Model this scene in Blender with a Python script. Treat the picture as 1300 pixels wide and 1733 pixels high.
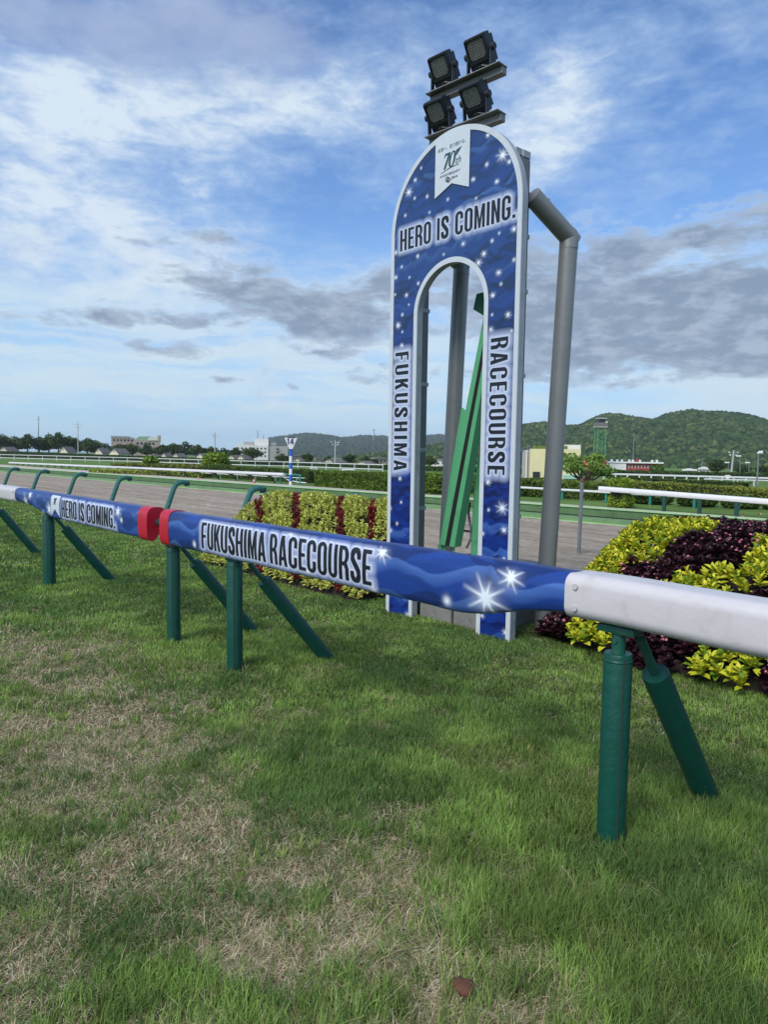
import bpy, bmesh, math, random
import numpy as np
from mathutils import Vector, Matrix
from mathutils.geometry import tessellate_polygon

R = math.radians
random.seed(7)
rng = np.random.default_rng(11)
scene = bpy.context.scene
for o in list(bpy.data.objects):
    bpy.data.objects.remove(o)
C = scene.collection

# ------------------------------------------------------------------ camera
F_PX, PITCH, ROLL, YAW, EYE = 1202.0, 0.0781, 0.0151, 0.8411, 1.55
PW, PH = 1300.0, 1733.0
_d = np.array([-math.sin(YAW) * math.cos(PITCH), math.cos(YAW) * math.cos(PITCH), -math.sin(PITCH)])
_r0 = np.array([math.cos(YAW), math.sin(YAW), 0.0])
_u0 = np.cross(_r0, _d)
_r = math.cos(ROLL) * _r0 + math.sin(ROLL) * _u0
_u = -math.sin(ROLL) * _r0 + math.cos(ROLL) * _u0
cam_d = bpy.data.cameras.new("camera")
cam = bpy.data.objects.new("camera", cam_d)
C.objects.link(cam)
cam_d.sensor_fit = 'HORIZONTAL'
cam_d.sensor_width = 36.0
cam_d.lens = F_PX / PW * 36.0
cam_d.clip_start = 0.05
cam_d.clip_end = 20000
M = Matrix((( _r[0], _u[0], -_d[0], 0), (_r[1], _u[1], -_d[1], 0), (_r[2], _u[2], -_d[2], EYE), (0, 0, 0, 1)))
cam.matrix_world = M
scene.camera = cam


def ray(px, py):
    return _d + _r * (px - PW / 2) / F_PX - _u * (py - PH / 2) / F_PX


def at_y(px, py, Y):
    v = ray(px, py)
    return np.array([0, 0, EYE]) + v * (Y / v[1])


def at_z(px, py, z=0.0):
    v = ray(px, py)
    return np.array([0, 0, EYE]) + v * ((z - EYE) / v[2])


def at_d(px, py, D):
    v = ray(px, py)
    return np.array([0, 0, EYE]) + v * (D / math.hypot(v[0], v[1]))


def proj(P):
    P = np.asarray(P, float) - np.array([0, 0, EYE])
    z = P @ _d
    z = np.where(np.abs(z) < 1e-6, 1e-6, z)
    return np.stack([PW / 2 + F_PX * (P @ _r) / z, PH / 2 - F_PX * (P @ _u) / z, z], -1)


# ground height: level on the course, a little lower in the infield
_gy = [-50, 16.4, 18.0, 32, 110, 300, 700, 9000]
_gz = [0, 0, -0.35, -0.35, -1.4, -2.4, -3.0, -3.0]


def gz(Y):
    return np.interp(Y, _gy, _gz)


def gnd(px, py):
    v = ray(px, py)
    lo, hi = 0.5, 4000.0
    for _ in range(60):
        m = (lo + hi) / 2
        p = np.array([0, 0, EYE]) + v * m
        if p[2] > gz(p[1]):
            lo = m
        else:
            hi = m
    return np.array([0, 0, EYE]) + v * lo


# ------------------------------------------------------------------ sun, sky
SUN_EL = R(46)
_sd = np.array([-_d[0] * .80 - _r0[0] * .60, -_d[1] * .80 - _r0[1] * .60])
_sd /= np.linalg.norm(_sd)
SUN_AZ = math.atan2(_sd[0], _sd[1])      # clockwise from +Y
sun_d = bpy.data.lights.new("sun", 'SUN')
sun_d.energy = 2.2
sun_d.angle = R(28)
sun_d.color = (1.0, .95, .86)
sun = bpy.data.objects.new("sun", sun_d)
C.objects.link(sun)
sv = Vector((_sd[0] * math.cos(SUN_EL), _sd[1] * math.cos(SUN_EL), math.sin(SUN_EL)))
sun.rotation_euler = sv.to_track_quat('Z', 'Y').to_euler()
sun.location = (0, 0, 30)

world = bpy.data.worlds.new("World")
scene.world = world
world.use_nodes = True
SKY_STRENGTH = 0.092
HAZE = 0.00014


class NT:
    """small helper for building node trees"""
    def __init__(s, tree):
        s.t = tree

    def n(s, typ, **kw):
        nd = s.t.nodes.new(typ)
        for k, v in kw.items():
            setattr(nd, k, v)
        return nd

    def put(s, sock, v):
        if v is None:
            return
        if hasattr(v, 'is_linked') or hasattr(v, 'links'):
            s.t.links.new(v, sock)
        else:
            sock.default_value = v

    def m(s, op, a, b=None, c=None, clamp=False):
        nd = s.n('ShaderNodeMath', operation=op)
        nd.use_clamp = clamp
        for i, v in enumerate((a, b, c)):
            s.put(nd.inputs[i], v)
        return nd.outputs[0]

    def vm(s, op, a, b=None):
        nd = s.n('ShaderNodeVectorMath', operation=op)
        s.put(nd.inputs[0], a)
        s.put(nd.inputs[1], b)
        return nd.outputs[0]

    def mix(s, f, a, b, blend='MIX'):
        nd = s.n('ShaderNodeMix', data_type='RGBA', blend_type=blend)
        nd.clamp_factor = True
        s.put(nd.inputs[0], f)
        s.put(nd.inputs[6], a)
        s.put(nd.inputs[7], b)
        return nd.outputs[2]

    def noise(s, vec, scale, detail=6, rough=.55, dist=0.0, out=0):
        nd = s.n('ShaderNodeTexNoise')
        s.put(nd.inputs['Vector'], vec)
        nd.inputs['Scale'].default_value = scale
        nd.inputs['Detail'].default_value = detail
        nd.inputs['Roughness'].default_value = rough
        nd.inputs['Distortion'].default_value = dist
        return nd.outputs[out]

    def ramp(s, f, lo, hi, a=0.0, b=1.0, smooth=True):
        nd = s.n('ShaderNodeMapRange')
        nd.interpolation_type = 'SMOOTHSTEP' if smooth else 'LINEAR'
        nd.clamp = True
        s.put(nd.inputs[0], f)
        nd.inputs[1].default_value = lo
        nd.inputs[2].default_value = hi
        nd.inputs[3].default_value = a
        nd.inputs[4].default_value = b
        return nd.outputs[0]

    def xyz(s, x, y, z):
        nd = s.n('ShaderNodeCombineXYZ')
        for i, v in enumerate((x, y, z)):
            s.put(nd.inputs[i], v)
        return nd.outputs[0]


def azel(px, py):
    v = ray(px, py)
    x = v @ _r0
    f = -v[0] * math.sin(YAW) + v[1] * math.cos(YAW)
    return math.degrees(math.atan2(x, f)), math.degrees(math.atan2(v[2], math.hypot(x, f)))


def build_sky():
    t = world.node_tree
    t.nodes.clear()
    g = NT(t)
    out = g.n('ShaderNodeOutputWorld')
    bg = g.n('ShaderNodeBackground')
    bg.inputs[1].default_value = SKY_STRENGTH
    t.links.new(bg.outputs[0], out.inputs[0])
    sky = g.n('ShaderNodeTexSky', sky_type='NISHITA')
    sky.sun_disc = False
    sky.sun_elevation = SUN_EL
    sky.sun_rotation = SUN_AZ
    sky.air_density = 1.0
    sky.dust_density = 0.6
    sky.ozone_density = 2.2
    tc = g.n('ShaderNodeTexCoord')
    d = tc.outputs['Generated']
    nd = g.n('ShaderNodeVectorMath', operation='NORMALIZE')
    t.links.new(d, nd.inputs[0])
    d = nd.outputs[0]
    sep = g.n('ShaderNodeSeparateXYZ')
    t.links.new(d, sep.inputs[0])
    X, Y, Z = sep.outputs
    cx = g.m('ADD', g.m('MULTIPLY', X, float(_r0[0])), g.m('MULTIPLY', Y, float(_r0[1])))
    cf = g.m('ADD', g.m('MULTIPLY', X, -math.sin(YAW)), g.m('MULTIPLY', Y, math.cos(YAW)))
    az = g.m('MULTIPLY', g.m('ARCTAN2', cx, cf), 180 / math.pi)
    el = g.m('MULTIPLY', g.m('ARCSINE', Z), 180 / math.pi)
    # noise space: the view direction, flattened so clouds lie level
    flat = g.vm('MULTIPLY', d, (1.0, 1.0, 2.0))
    wob = g.noise(flat, 5.0, 4, .6, 0, 1)
    wobv = g.vm('SUBTRACT', wob, (.5, .5, .5))
    ws = g.n('ShaderNodeSeparateXYZ')
    t.links.new(wobv, ws.inputs[0])
    waz = g.m('ADD', az, g.m('MULTIPLY', ws.outputs[0], 9.0))
    wel = g.m('ADD', el, g.m('MULTIPLY', ws.outputs[1], 4.5))

    def blob(px, py, rx, ry, amp, rot=0.0):
        a, e = azel(px, py)
        k = 47.5 / 1000.0          # degrees per photo pixel
        u = g.m('SUBTRACT', waz, a)
        w = g.m('SUBTRACT', wel, e)
        cr, sr = math.cos(R(rot)), math.sin(R(rot))
        u2 = g.m('ADD', g.m('MULTIPLY', u, cr / (rx * k)), g.m('MULTIPLY', w, sr / (rx * k)))
        w2 = g.m('ADD', g.m('MULTIPLY', u, -sr / (ry * k)), g.m('MULTIPLY', w, cr / (ry * k)))
        q = g.m('ADD', g.m('MULTIPLY', u2, u2), g.m('MULTIPLY', w2, w2))
        return g.m('MULTIPLY', g.m('EXPONENT', g.m('MULTIPLY', q, -1.0)), amp)

    def total(lst):
        s = lst[0]
        for b in lst[1:]:
            s = g.m('ADD', s, b)
        return s
    hz = g.ramp(el, 0.0, 20.0, 1.0, 0.0)
    blue = g.mix(1.0, sky.outputs[0], SKY_BLUE_TINT, 'MULTIPLY')
    blue = g.mix(g.m('MULTIPLY', hz, .72), blue, (3.3, 5.4, 7.0, 1))
    # --- high thin white veil
    n1 = g.noise(flat, 6.0, 9, .60, .35)
    n1b = g.noise(g.vm('MULTIPLY', d, (1.0, 1.0, 2.6)), 19.0, 8, .62, .25)
    m1 = total([blob(*b) for b in HIGH_BLOBS])
    v1 = g.m('ADD', g.m('ADD', g.m('MULTIPLY', g.m('SUBTRACT', n1, .5), 1.7), g.m('MULTIPLY', g.m('SUBTRACT', n1b, .5), 1.9)), g.m('MULTIPLY', m1, .70))
    v1 = g.m('ADD', v1, .20)
    c1 = g.ramp(v1, -.22, 1.15, 0, 1, False)
    highcol = g.mix(g.ramp(v1, .20, 1.30), (3.0, 4.3, 6.4, 1), (5.2, 6.0, 6.8, 1))
    col = g.mix(g.m('MULTIPLY', c1, .96), blue, highcol)
    # --- lavender veil high up
    lv = g.ramp(g.m('ADD', total([blob(*b) for b in LAV_BLOBS]), g.m('MULTIPLY', g.m('SUBTRACT', n1, .5), 1.2)), .1, .8)
    col = g.mix(g.m('MULTIPLY', lv, .75), col, (2.9, 3.5, 5.0, 1))
    # --- pale streaks low over the horizon
    st = g.noise(g.xyz(g.m('MULTIPLY', az, .05), g.m('MULTIPLY', wel, .55), 0), 1.0, 7, .62, .35)
    low = g.m('MULTIPLY', g.ramp(el, .8, 4.0), g.ramp(el, 8.0, 17.0, 1.0, 0.0))
    sf = g.m('MULTIPLY', g.ramp(st, .36, .60), low)
    col = g.mix(g.m('MULTIPLY', sf, .8), col, (4.9, 5.9, 6.5, 1))
    # --- low grey cumulus
    gp = g.vm('MULTIPLY', d, (1.0, 1.0, 2.7))
    n2 = g.noise(gp, 8.0, 11, .60, .30)
    n3 = g.noise(gp, 24.0, 9, .62, .25)
    m2 = total([blob(*b) for b in GREY_BLOBS])
    v2 = g.m('ADD', g.m('ADD', g.m('MULTIPLY', g.m('SUBTRACT', n2, .5), 3.0), g.m('MULTIPLY', g.m('SUBTRACT', n3, .5), 1.7)), g.m('MULTIPLY', m2, .90))
    c2 = g.ramp(v2, .10, .92)
    thick = g.ramp(v2, .30, 1.15)
    greycol = g.mix(thick, (3.3, 4.1, 5.2, 1), (1.7, 2.2, 3.05, 1))
    greycol = g.mix(g.m('MULTIPLY', g.ramp(g.m('ADD', g.m('MULTIPLY', n3, .6), g.m('MULTIPLY', n1b, .4)), .44, .62), .7), greycol, (3.3, 3.95, 4.95, 1))
    edge = g.m('MULTIPLY', g.ramp(v2, .15, .32), g.ramp(v2, .28, .55, 1.0, 0.0))
    greycol = g.mix(g.m('MULTIPLY', edge, .8), greycol, (5.2, 6.0, 6.8, 1))
    col = g.mix(g.m('MULTIPLY', c2, .92), col, greycol)
    # below the horizon
    col = g.mix(g.ramp(el, -1.5, -.2, 1.0, 0.0), col, (1.6, 1.9, 1.8, 1))
    t.links.new(col, bg.inputs[0])


SKY_BLUE_TINT = (.80, 1.02, 1.28, 1)
# photo-pixel centre, radii in photo pixels, strength, rotation
HIGH_BLOBS = [(120, 380, 260, 70, .40, 0), (250, 480, 420, 60, .35, 0), (600, 230, 120, 60, .30, 0), (720, 200, 120, 60, .35, 0), (120, 160, 200, 60, .55, 0), (330, 175, 260, 60, .75, 5), (570, 140, 130, 55, .6, 15), (90, 270, 230, 80, .65, 0), (300, 260, 160, 50, .35, 0), (150, 400, 300, 100, .42, 0),
              (930, 215, 110, 80, .75, 30), (890, 290, 120, 60, .7, 20), (980, 150, 120, 60, .35, 35), (1060, 350, 90, 26, .5, 20), (1140, 445, 130, 30, .7, 8), (1060, 90, 120, 50, .2, 0),
              (340, 470, 120, 30, .35, 0), (500, 440, 120, 26, .35, 0), (420, 580, 340, 70, .35, 0), (700, 560, 120, 90, .35, 0), (1100, 640, 260, 40, .35, 0),
              (600, 50, 170, 60, -.55, 0), (300, 92, 190, 26, -.65, 5), (450, 320, 170, 50, -.55, 0), (600, 380, 170, 60, -.70, 0), (430, 420, 120, 26, -.30, 0),
              (1180, 130, 160, 100, -.40, 20), (1200, 330, 160, 70, -.65, 0), (1000, 400, 90, 50, -.4, 0), (760, 40, 140, 60, -.25, 0), (1000, 30, 160, 50, -.2, 0)]
LAV_BLOBS = [(80, 20, 260, 50, .65, 0), (400, 35, 170, 45, .6, 0), (200, 110, 120, 20, .2, 0), (1180, 60, 200, 60, .12, 0), (40, 420, 200, 60, .2, 0), (330, 130, 80, 30, .15, 0)]
GREY_BLOBS = [(800, 520, 160, 50, .55, 0), (300, 420, 120, 20, .3, 0), (420, 530, 240, 40, .25, 0), (1000, 560, 120, 40, .3, 0), (250, 540, 120, 20, .3, 0), (620, 640, 200, 10, .3, 0), (440, 505, 160, 34, .95, -6), (560, 555, 150, 30, 1.0, -3), (330, 500, 40, 14, .35, 0), (310, 388, 110, 18, .72, 0), (200, 410, 50, 8, .35, 8), (240, 588, 90, 17, .85, -5), (175, 538, 60, 12, .65, 0),
              (75, 535, 45, 10, .45, 0), (640, 470, 110, 32, .75, 0), (410, 450, 60, 14, .60, 8), (310, 545, 60, 12, .5, 0), (1110, 530, 230, 75, 1.05, 0), (1280, 500, 130, 80, .95, 0), (1240, 590, 140, 32, 1.0, 0), (950, 530, 120, 75, .75, 0), (1000, 440, 110, 30, .5, 0), (760, 470, 90, 50, .5, 0),
              (1020, 600, 130, 22, .5, 5), (1270, 395, 100, 22, .75, 10), (1170, 405, 70, 14, .55, 10), (1050, 420, 60, 14, .4, 10), (385, 655, 45, 6, .55, -5), (300, 625, 40, 5, .35, 0), (475, 660, 20, 4, .4, 0), (520, 600, 60, 8, .35, -4), (600, 600, 60, 8, .4, 0),
              (175, 380, 16, 8, .60, 0), (75, 342, 30, 6, .4, 10), (2, 285, 10, 8, .5, 0), (990, 298, 40, 8, .5, 10), (1250, 662, 30, 6, .4, 0), (1130, 445, 60, 10, -.6, 8),
              (250, 250, 420, 120, -.6, 0), (850, 150, 500, 150, -.7, 0), (250, 700, 700, 30, -.4, 0), (1000, 680, 400, 24, -.4, 0), (560, 400, 90, 30, -.4, 0), (80, 470, 90, 30, -.3, 0)]
build_sky()
scene.view_settings.view_transform = 'Standard'
scene.view_settings.look = 'None'
scene.view_settings.exposure = 0.6
scene.view_settings.gamma = 1.0
scene.view_settings.use_curve_mapping = False
scene.cycles.use_denoising = True
scene.cycles.max_bounces = 6
scene.cycles.transparent_max_bounces = 8


# ------------------------------------------------------------------ helpers
def lin(c):
    c = np.asarray(c, float) / 255.0
    return np.where(c <= .04045, c / 12.92, ((c + .055) / 1.055) ** 2.4)


MATS = {}


def mat(name, rgb, rough=.6, metal=0.0, var=.12, vscale=6.0, bump=0.0, bscale=40.0, attr=False, spec=.5, dirt=None, dscale=2.0, damt=.5, trans=0.0):
    if name in MATS:
        return MATS[name]
    m = bpy.data.materials.new(name)
    m.use_nodes = True
    t = m.node_tree
    g = NT(t)
    b = t.nodes['Principled BSDF']
    b.inputs['Roughness'].default_value = rough
    b.inputs['Metallic'].default_value = metal
    b.inputs['Specular IOR Level'].default_value = spec
    tc = g.n('ShaderNodeTexCoord').outputs['Object']
    if attr:
        a = g.n('ShaderNodeAttribute')
        a.attribute_name = 'Col'
        base = a.outputs['Color']
    else:
        base = (*rgb, 1)
    if var > 0:
        nz = g.noise(tc, vscale, 5, .6)
        k = g.ramp(nz, .25, .75, 1 - var, 1 + var, False)
        kk = g.xyz(k, k, k)
        base = g.mix(1.0, base, kk, 'MULTIPLY')
    if dirt is not None:
        nz = g.noise(tc, dscale, 8, .68, .4)
        base = g.mix(g.m('MULTIPLY', g.ramp(nz, .5, .72), damt), base, (*dirt, 1))
    g.put(b.inputs['Base Color'], base)
    if bump > 0:
        bp = g.n('ShaderNodeBump')
        bp.inputs['Strength'].default_value = bump
        bp.inputs['Distance'].default_value = .02
        t.links.new(g.noise(tc, bscale, 6, .6), bp.inputs['Height'])
        t.links.new(bp.outputs[0], b.inputs['Normal'])
    if trans > 0:
        tr = g.n('ShaderNodeBsdfTranslucent')
        g.put(tr.inputs[0], base)
        mx = g.n('ShaderNodeMixShader')
        mx.inputs[0].default_value = trans
        out = t.nodes['Material Output']
        t.links.new(b.outputs[0], mx.inputs[1])
        t.links.new(tr.outputs[0], mx.inputs[2])
        t.links.new(mx.outputs[0], out.inputs[0])
    MATS[name] = m
    return m


class MB:
    """collects shapes into one mesh"""
    def __init__(s):
        s.v, s.f, s.c = [], [], []
        s.nv = 0

    def add(s, verts, faces, col=None):
        verts = np.asarray(verts, float).reshape(-1, 3)
        s.v.append(verts)
        for f in faces:
            s.f.append([int(i) + s.nv for i in f])
        s.c.append(np.tile(np.asarray(col if col is not None else (1, 1, 1), float), (len(verts), 1)))
        s.nv += len(verts)
        return s

    def box(s, c, size, rot=None, bev=0.0, col=None):
        c = np.asarray(c, float)
        hx, hy, hz = [x / 2 for x in size]
        if bev > 0:
            bm = bmesh.new()
            bmesh.ops.create_cube(bm, size=1.0)
            for v in bm.verts:
                v.co = Vector((v.co.x * size[0], v.co.y * size[1], v.co.z * size[2]))
            bmesh.ops.bevel(bm, geom=list(bm.edges), offset=min(bev, min(size) * .45), segments=2, profile=.5, affect='EDGES')
            bm.verts.index_update()
            V = np.array([v.co[:] for v in bm.verts])
            Fc = [[v.index for v in f.verts] for f in bm.faces]
            bm.free()
        else:
            V = np.array([[x, y, z] for x in (-hx, hx) for y in (-hy, hy) for z in (-hz, hz)])
            Fc = [(0, 1, 3, 2), (4, 6, 7, 5), (0, 4, 5, 1), (2, 3, 7, 6), (0, 2, 6, 4), (1, 5, 7, 3)]
        if rot is not None:
            V = V @ np.array(rot.to_3x3()).T
        return s.add(V + c, Fc, col)

    def tube(s, pts, rad, n=12, caps=True, col=None):
        pts = np.asarray(pts, float)
        rad = np.broadcast_to(np.asarray(rad, float), (len(pts),))
        tang = np.gradient(pts, axis=0)
        tang /= np.linalg.norm(tang, axis=1)[:, None] + 1e-12
        ref = np.array([0, 0, 1.0]) if abs(tang[0][2]) < .9 else np.array([1.0, 0, 0])
        a = np.cross(ref, tang[0])
        a /= np.linalg.norm(a)
        V = []
        for p, tg, r in zip(pts, tang, rad):
            a = a - tg * (a @ tg)
            a /= np.linalg.norm(a)
            b = np.cross(tg, a)
            for k in range(n):
                an = 2 * math.pi * k / n
                V.append(p + r * (math.cos(an) * a + math.sin(an) * b))
        Fc = []
        for i in range(len(pts) - 1):
            for k in range(n):
                k2 = (k + 1) % n
                Fc.append((i * n + k, i * n + k2, (i + 1) * n + k2, (i + 1) * n + k))
        if caps:
            Fc.append(tuple(range(n))[::-1])
            Fc.append(tuple((len(pts) - 1) * n + k for k in range(n)))
        return s.add(V, Fc, col)

    def prism(s, outline, holes, to3d, depth_vec, col=None, front=True, back=True):
        """2-D outline (with holes) extruded along depth_vec"""
        loops = [list(outline)] + [list(h) for h in holes]
        flat = [p for l in loops for p in l]
        tris = tessellate_polygon([[Vector((p[0], p[1], 0)) for p in l] for l in loops])
        A = np.array([to3d(p) for p in flat], float)
        n = len(A)
        dv = np.asarray(depth_vec, float)
        V = np.concatenate([A, A + dv])
        Fc = []
        if front:
            Fc += [tuple(t) for t in tris]
        if back:
            Fc += [tuple(i + n for i in reversed(t)) for t in tris]
        k = 0
        for l in loops:
            m = len(l)
            for i in range(m):
                j = (i + 1) % m
                Fc.append((k + i, k + j, k + j + n, k + i + n))
            k += m
        return s.add(V, Fc, col)

    def arrays(s):
        return np.concatenate(s.v), s.f, np.concatenate(s.c)


def link(o, parent=None):
    C.objects.link(o)
    if parent is not None:
        o.parent = parent
    return o


def root_of(o):
    while o.parent is not None:
        o = o.parent
    return o


def obj(name, mb, material, parent=None, origin=None, smooth=False, angle=35):
    """mesh object from world-space shapes; children are stored relative to their thing's origin"""
    V, Fc, col = mb.arrays()
    if parent is not None:
        off = np.array(root_of(parent).location)
    else:
        off = np.zeros(3) if origin is None else np.asarray(origin, float)
    me = bpy.data.meshes.new(name)
    me.from_pydata((V - off).tolist(), [], Fc)
    if not np.all(col == 1):
        a = me.color_attributes.new('Col', 'FLOAT_COLOR', 'POINT')
        a.data.foreach_set('color', np.concatenate([col, np.ones((len(col), 1))], 1).ravel())
    me.materials.append(material)
    bm = bmesh.new()
    bm.from_mesh(me)
    bmesh.ops.recalc_face_normals(bm, faces=bm.faces)
    bm.to_mesh(me)
    bm.free()
    if smooth:
        me.polygons.foreach_set('use_smooth', [True] * len(me.polygons))
        try:
            me.set_sharp_from_angle(angle=R(angle))
        except Exception:
            pass
    me.update()
    o = bpy.data.objects.new(name, me)
    if parent is None:
        o.location = off
    return link(o, parent)


def bulk(name, V, F4, col, material, parent=None, origin=None, smooth=False):
    """big mesh from arrays; F4: (n,k) index array or list of such arrays"""
    if not isinstance(F4, (list, tuple)):
        F4 = [F4]
    if parent is not None:
        off = np.array(root_of(parent).location)
    else:
        off = np.zeros(3) if origin is None else np.asarray(origin, float)
    V = np.asarray(V, np.float32) - off.astype(np.float32)
    me = bpy.data.meshes.new(name)
    me.vertices.add(len(V))
    me.vertices.foreach_set('co', V.ravel())
    loops = np.concatenate([f.ravel() for f in F4]).astype(np.int32)
    cnt = np.concatenate([np.full(len(f), f.shape[1]) for f in F4])
    start = np.concatenate([[0], np.cumsum(cnt)[:-1]]).astype(np.int32)
    me.loops.add(len(loops))
    me.loops.foreach_set('vertex_index', loops)
    me.polygons.add(len(cnt))
    me.polygons.foreach_set('loop_start', start)
    if smooth:
        me.polygons.foreach_set('use_smooth', np.ones(len(cnt), bool))
    if col is not None:
        a = me.color_attributes.new('Col', 'FLOAT_COLOR', 'POINT')
        col = np.asarray(col, np.float32)
        a.data.foreach_set('color', np.concatenate([col, np.ones((len(col), 1), np.float32)], 1).ravel())
    me.materials.append(material)
    me.update(calc_edges=True)
    me.validate()
    o = bpy.data.objects.new(name, me)
    if parent is None:
        o.location = off
    return link(o, parent)


def thing(name, label, cat, loc=(0, 0, 0), group=None, rotz=0.0):
    o = bpy.data.objects.new(name, None)
    o.empty_display_size = .2
    o.location = [float(x) for x in loc]
    o.rotation_euler = (0, 0, rotz)
    o['label'] = label
    o['category'] = cat
    if group:
        o['group'] = group
    return link(o)


def tag(o, label=None, cat=None, group=None, kind=None):
    if label:
        o['label'] = label
    if cat:
        o['category'] = cat
    if group:
        o['group'] = group
    if kind:
        o['kind'] = kind
    return o


def dup(root, loc, rotz=0.0, label=None, group=None, scale=None):
    r = root.copy()
    C.objects.link(r)
    r.location = [float(x) for x in loc]
    r.rotation_euler = (0, 0, rotz)
    if scale is not None:
        r.scale = scale
    if label:
        r['label'] = label
    if group:
        r['group'] = group
    for ch in root.children:
        c = ch.copy()
        C.objects.link(c)
        c.parent = r
        for gch in ch.children:
            dd = gch.copy()
            C.objects.link(dd)
            dd.parent = c
    return r


def rotx(a):
    return Matrix.Rotation(a, 4, 'X')


def rotz(a):
    return Matrix.Rotation(a, 4, 'Z')


# value noise for numpy
def vnoise(x, y, seed=0):
    x = np.asarray(x, float)
    y = np.asarray(y, float)
    xi = np.floor(x).astype(np.int64)
    yi = np.floor(y).astype(np.int64)
    xf = x - xi
    yf = y - yi
    xf = xf * xf * (3 - 2 * xf)
    yf = yf * yf * (3 - 2 * yf)

    def h(a, b):
        n = (a * 374761393 + b * 668265263 + seed * 1442695041) & 0x7fffffff
        n = ((n ^ (n >> 13)) * 1274126177) & 0x7fffffff
        return ((n ^ (n >> 16)) & 0xffff) / 65535.0
    return (h(xi, yi) * (1 - xf) + h(xi + 1, yi) * xf) * (1 - yf) + (h(xi, yi + 1) * (1 - xf) + h(xi + 1, yi + 1) * xf) * yf


def fbm(x, y, seed=0, octv=4):
    s, a, tot = 0, 1.0, 0
    for k in range(octv):
        s = s + a * vnoise(np.asarray(x) * 2 ** k + 17.3 * k, np.asarray(y) * 2 ** k - 9.1 * k, seed + k)
        tot += a
        a *= .55
    return s / tot


def sstep(x, a, b):
    t = np.clip((x - a) / (b - a), 0, 1)
    return t * t * (3 - 2 * t)


# ------------------------------------------------------------------ glyphs (condensed grotesque capitals)
def arc(cx, cy, rx, ry, a0, a1, n=8):
    return [(cx + rx * math.cos(R(a0 + (a1 - a0) * i / n)), cy + ry * math.sin(R(a0 + (a1 - a0) * i / n))) for i in range(n + 1)]


def rrect(x0, y0, x1, y1, rx, ry, n=7):
    return (arc(x1 - rx, y0 + ry, rx, ry, -90, 0, n) + arc(x1 - rx, y1 - ry, rx, ry, 0, 90, n)
            + arc(x0 + rx, y1 - ry, rx, ry, 90, 180, n) + arc(x0 + rx, y0 + ry, rx, ry, 180, 270, n))


def stroke(pts, wx, wy=None):
    """thicken a centre line; wx thickness for vertical runs, wy for horizontal runs"""
    wy = wx if wy is None else wy
    P = np.asarray(pts, float)
    T = np.gradient(P, axis=0)
    T /= np.linalg.norm(T, axis=1)[:, None]
    Nn = np.stack([-T[:, 1], T[:, 0]], 1)
    w = np.abs(Nn[:, 0]) * wx + np.abs(Nn[:, 1]) * wy
    L = P + Nn * w[:, None] / 2
    Rr = P - Nn * w[:, None] / 2
    return [tuple(p) for p in L] + [tuple(p) for p in Rr[::-1]]


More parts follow.
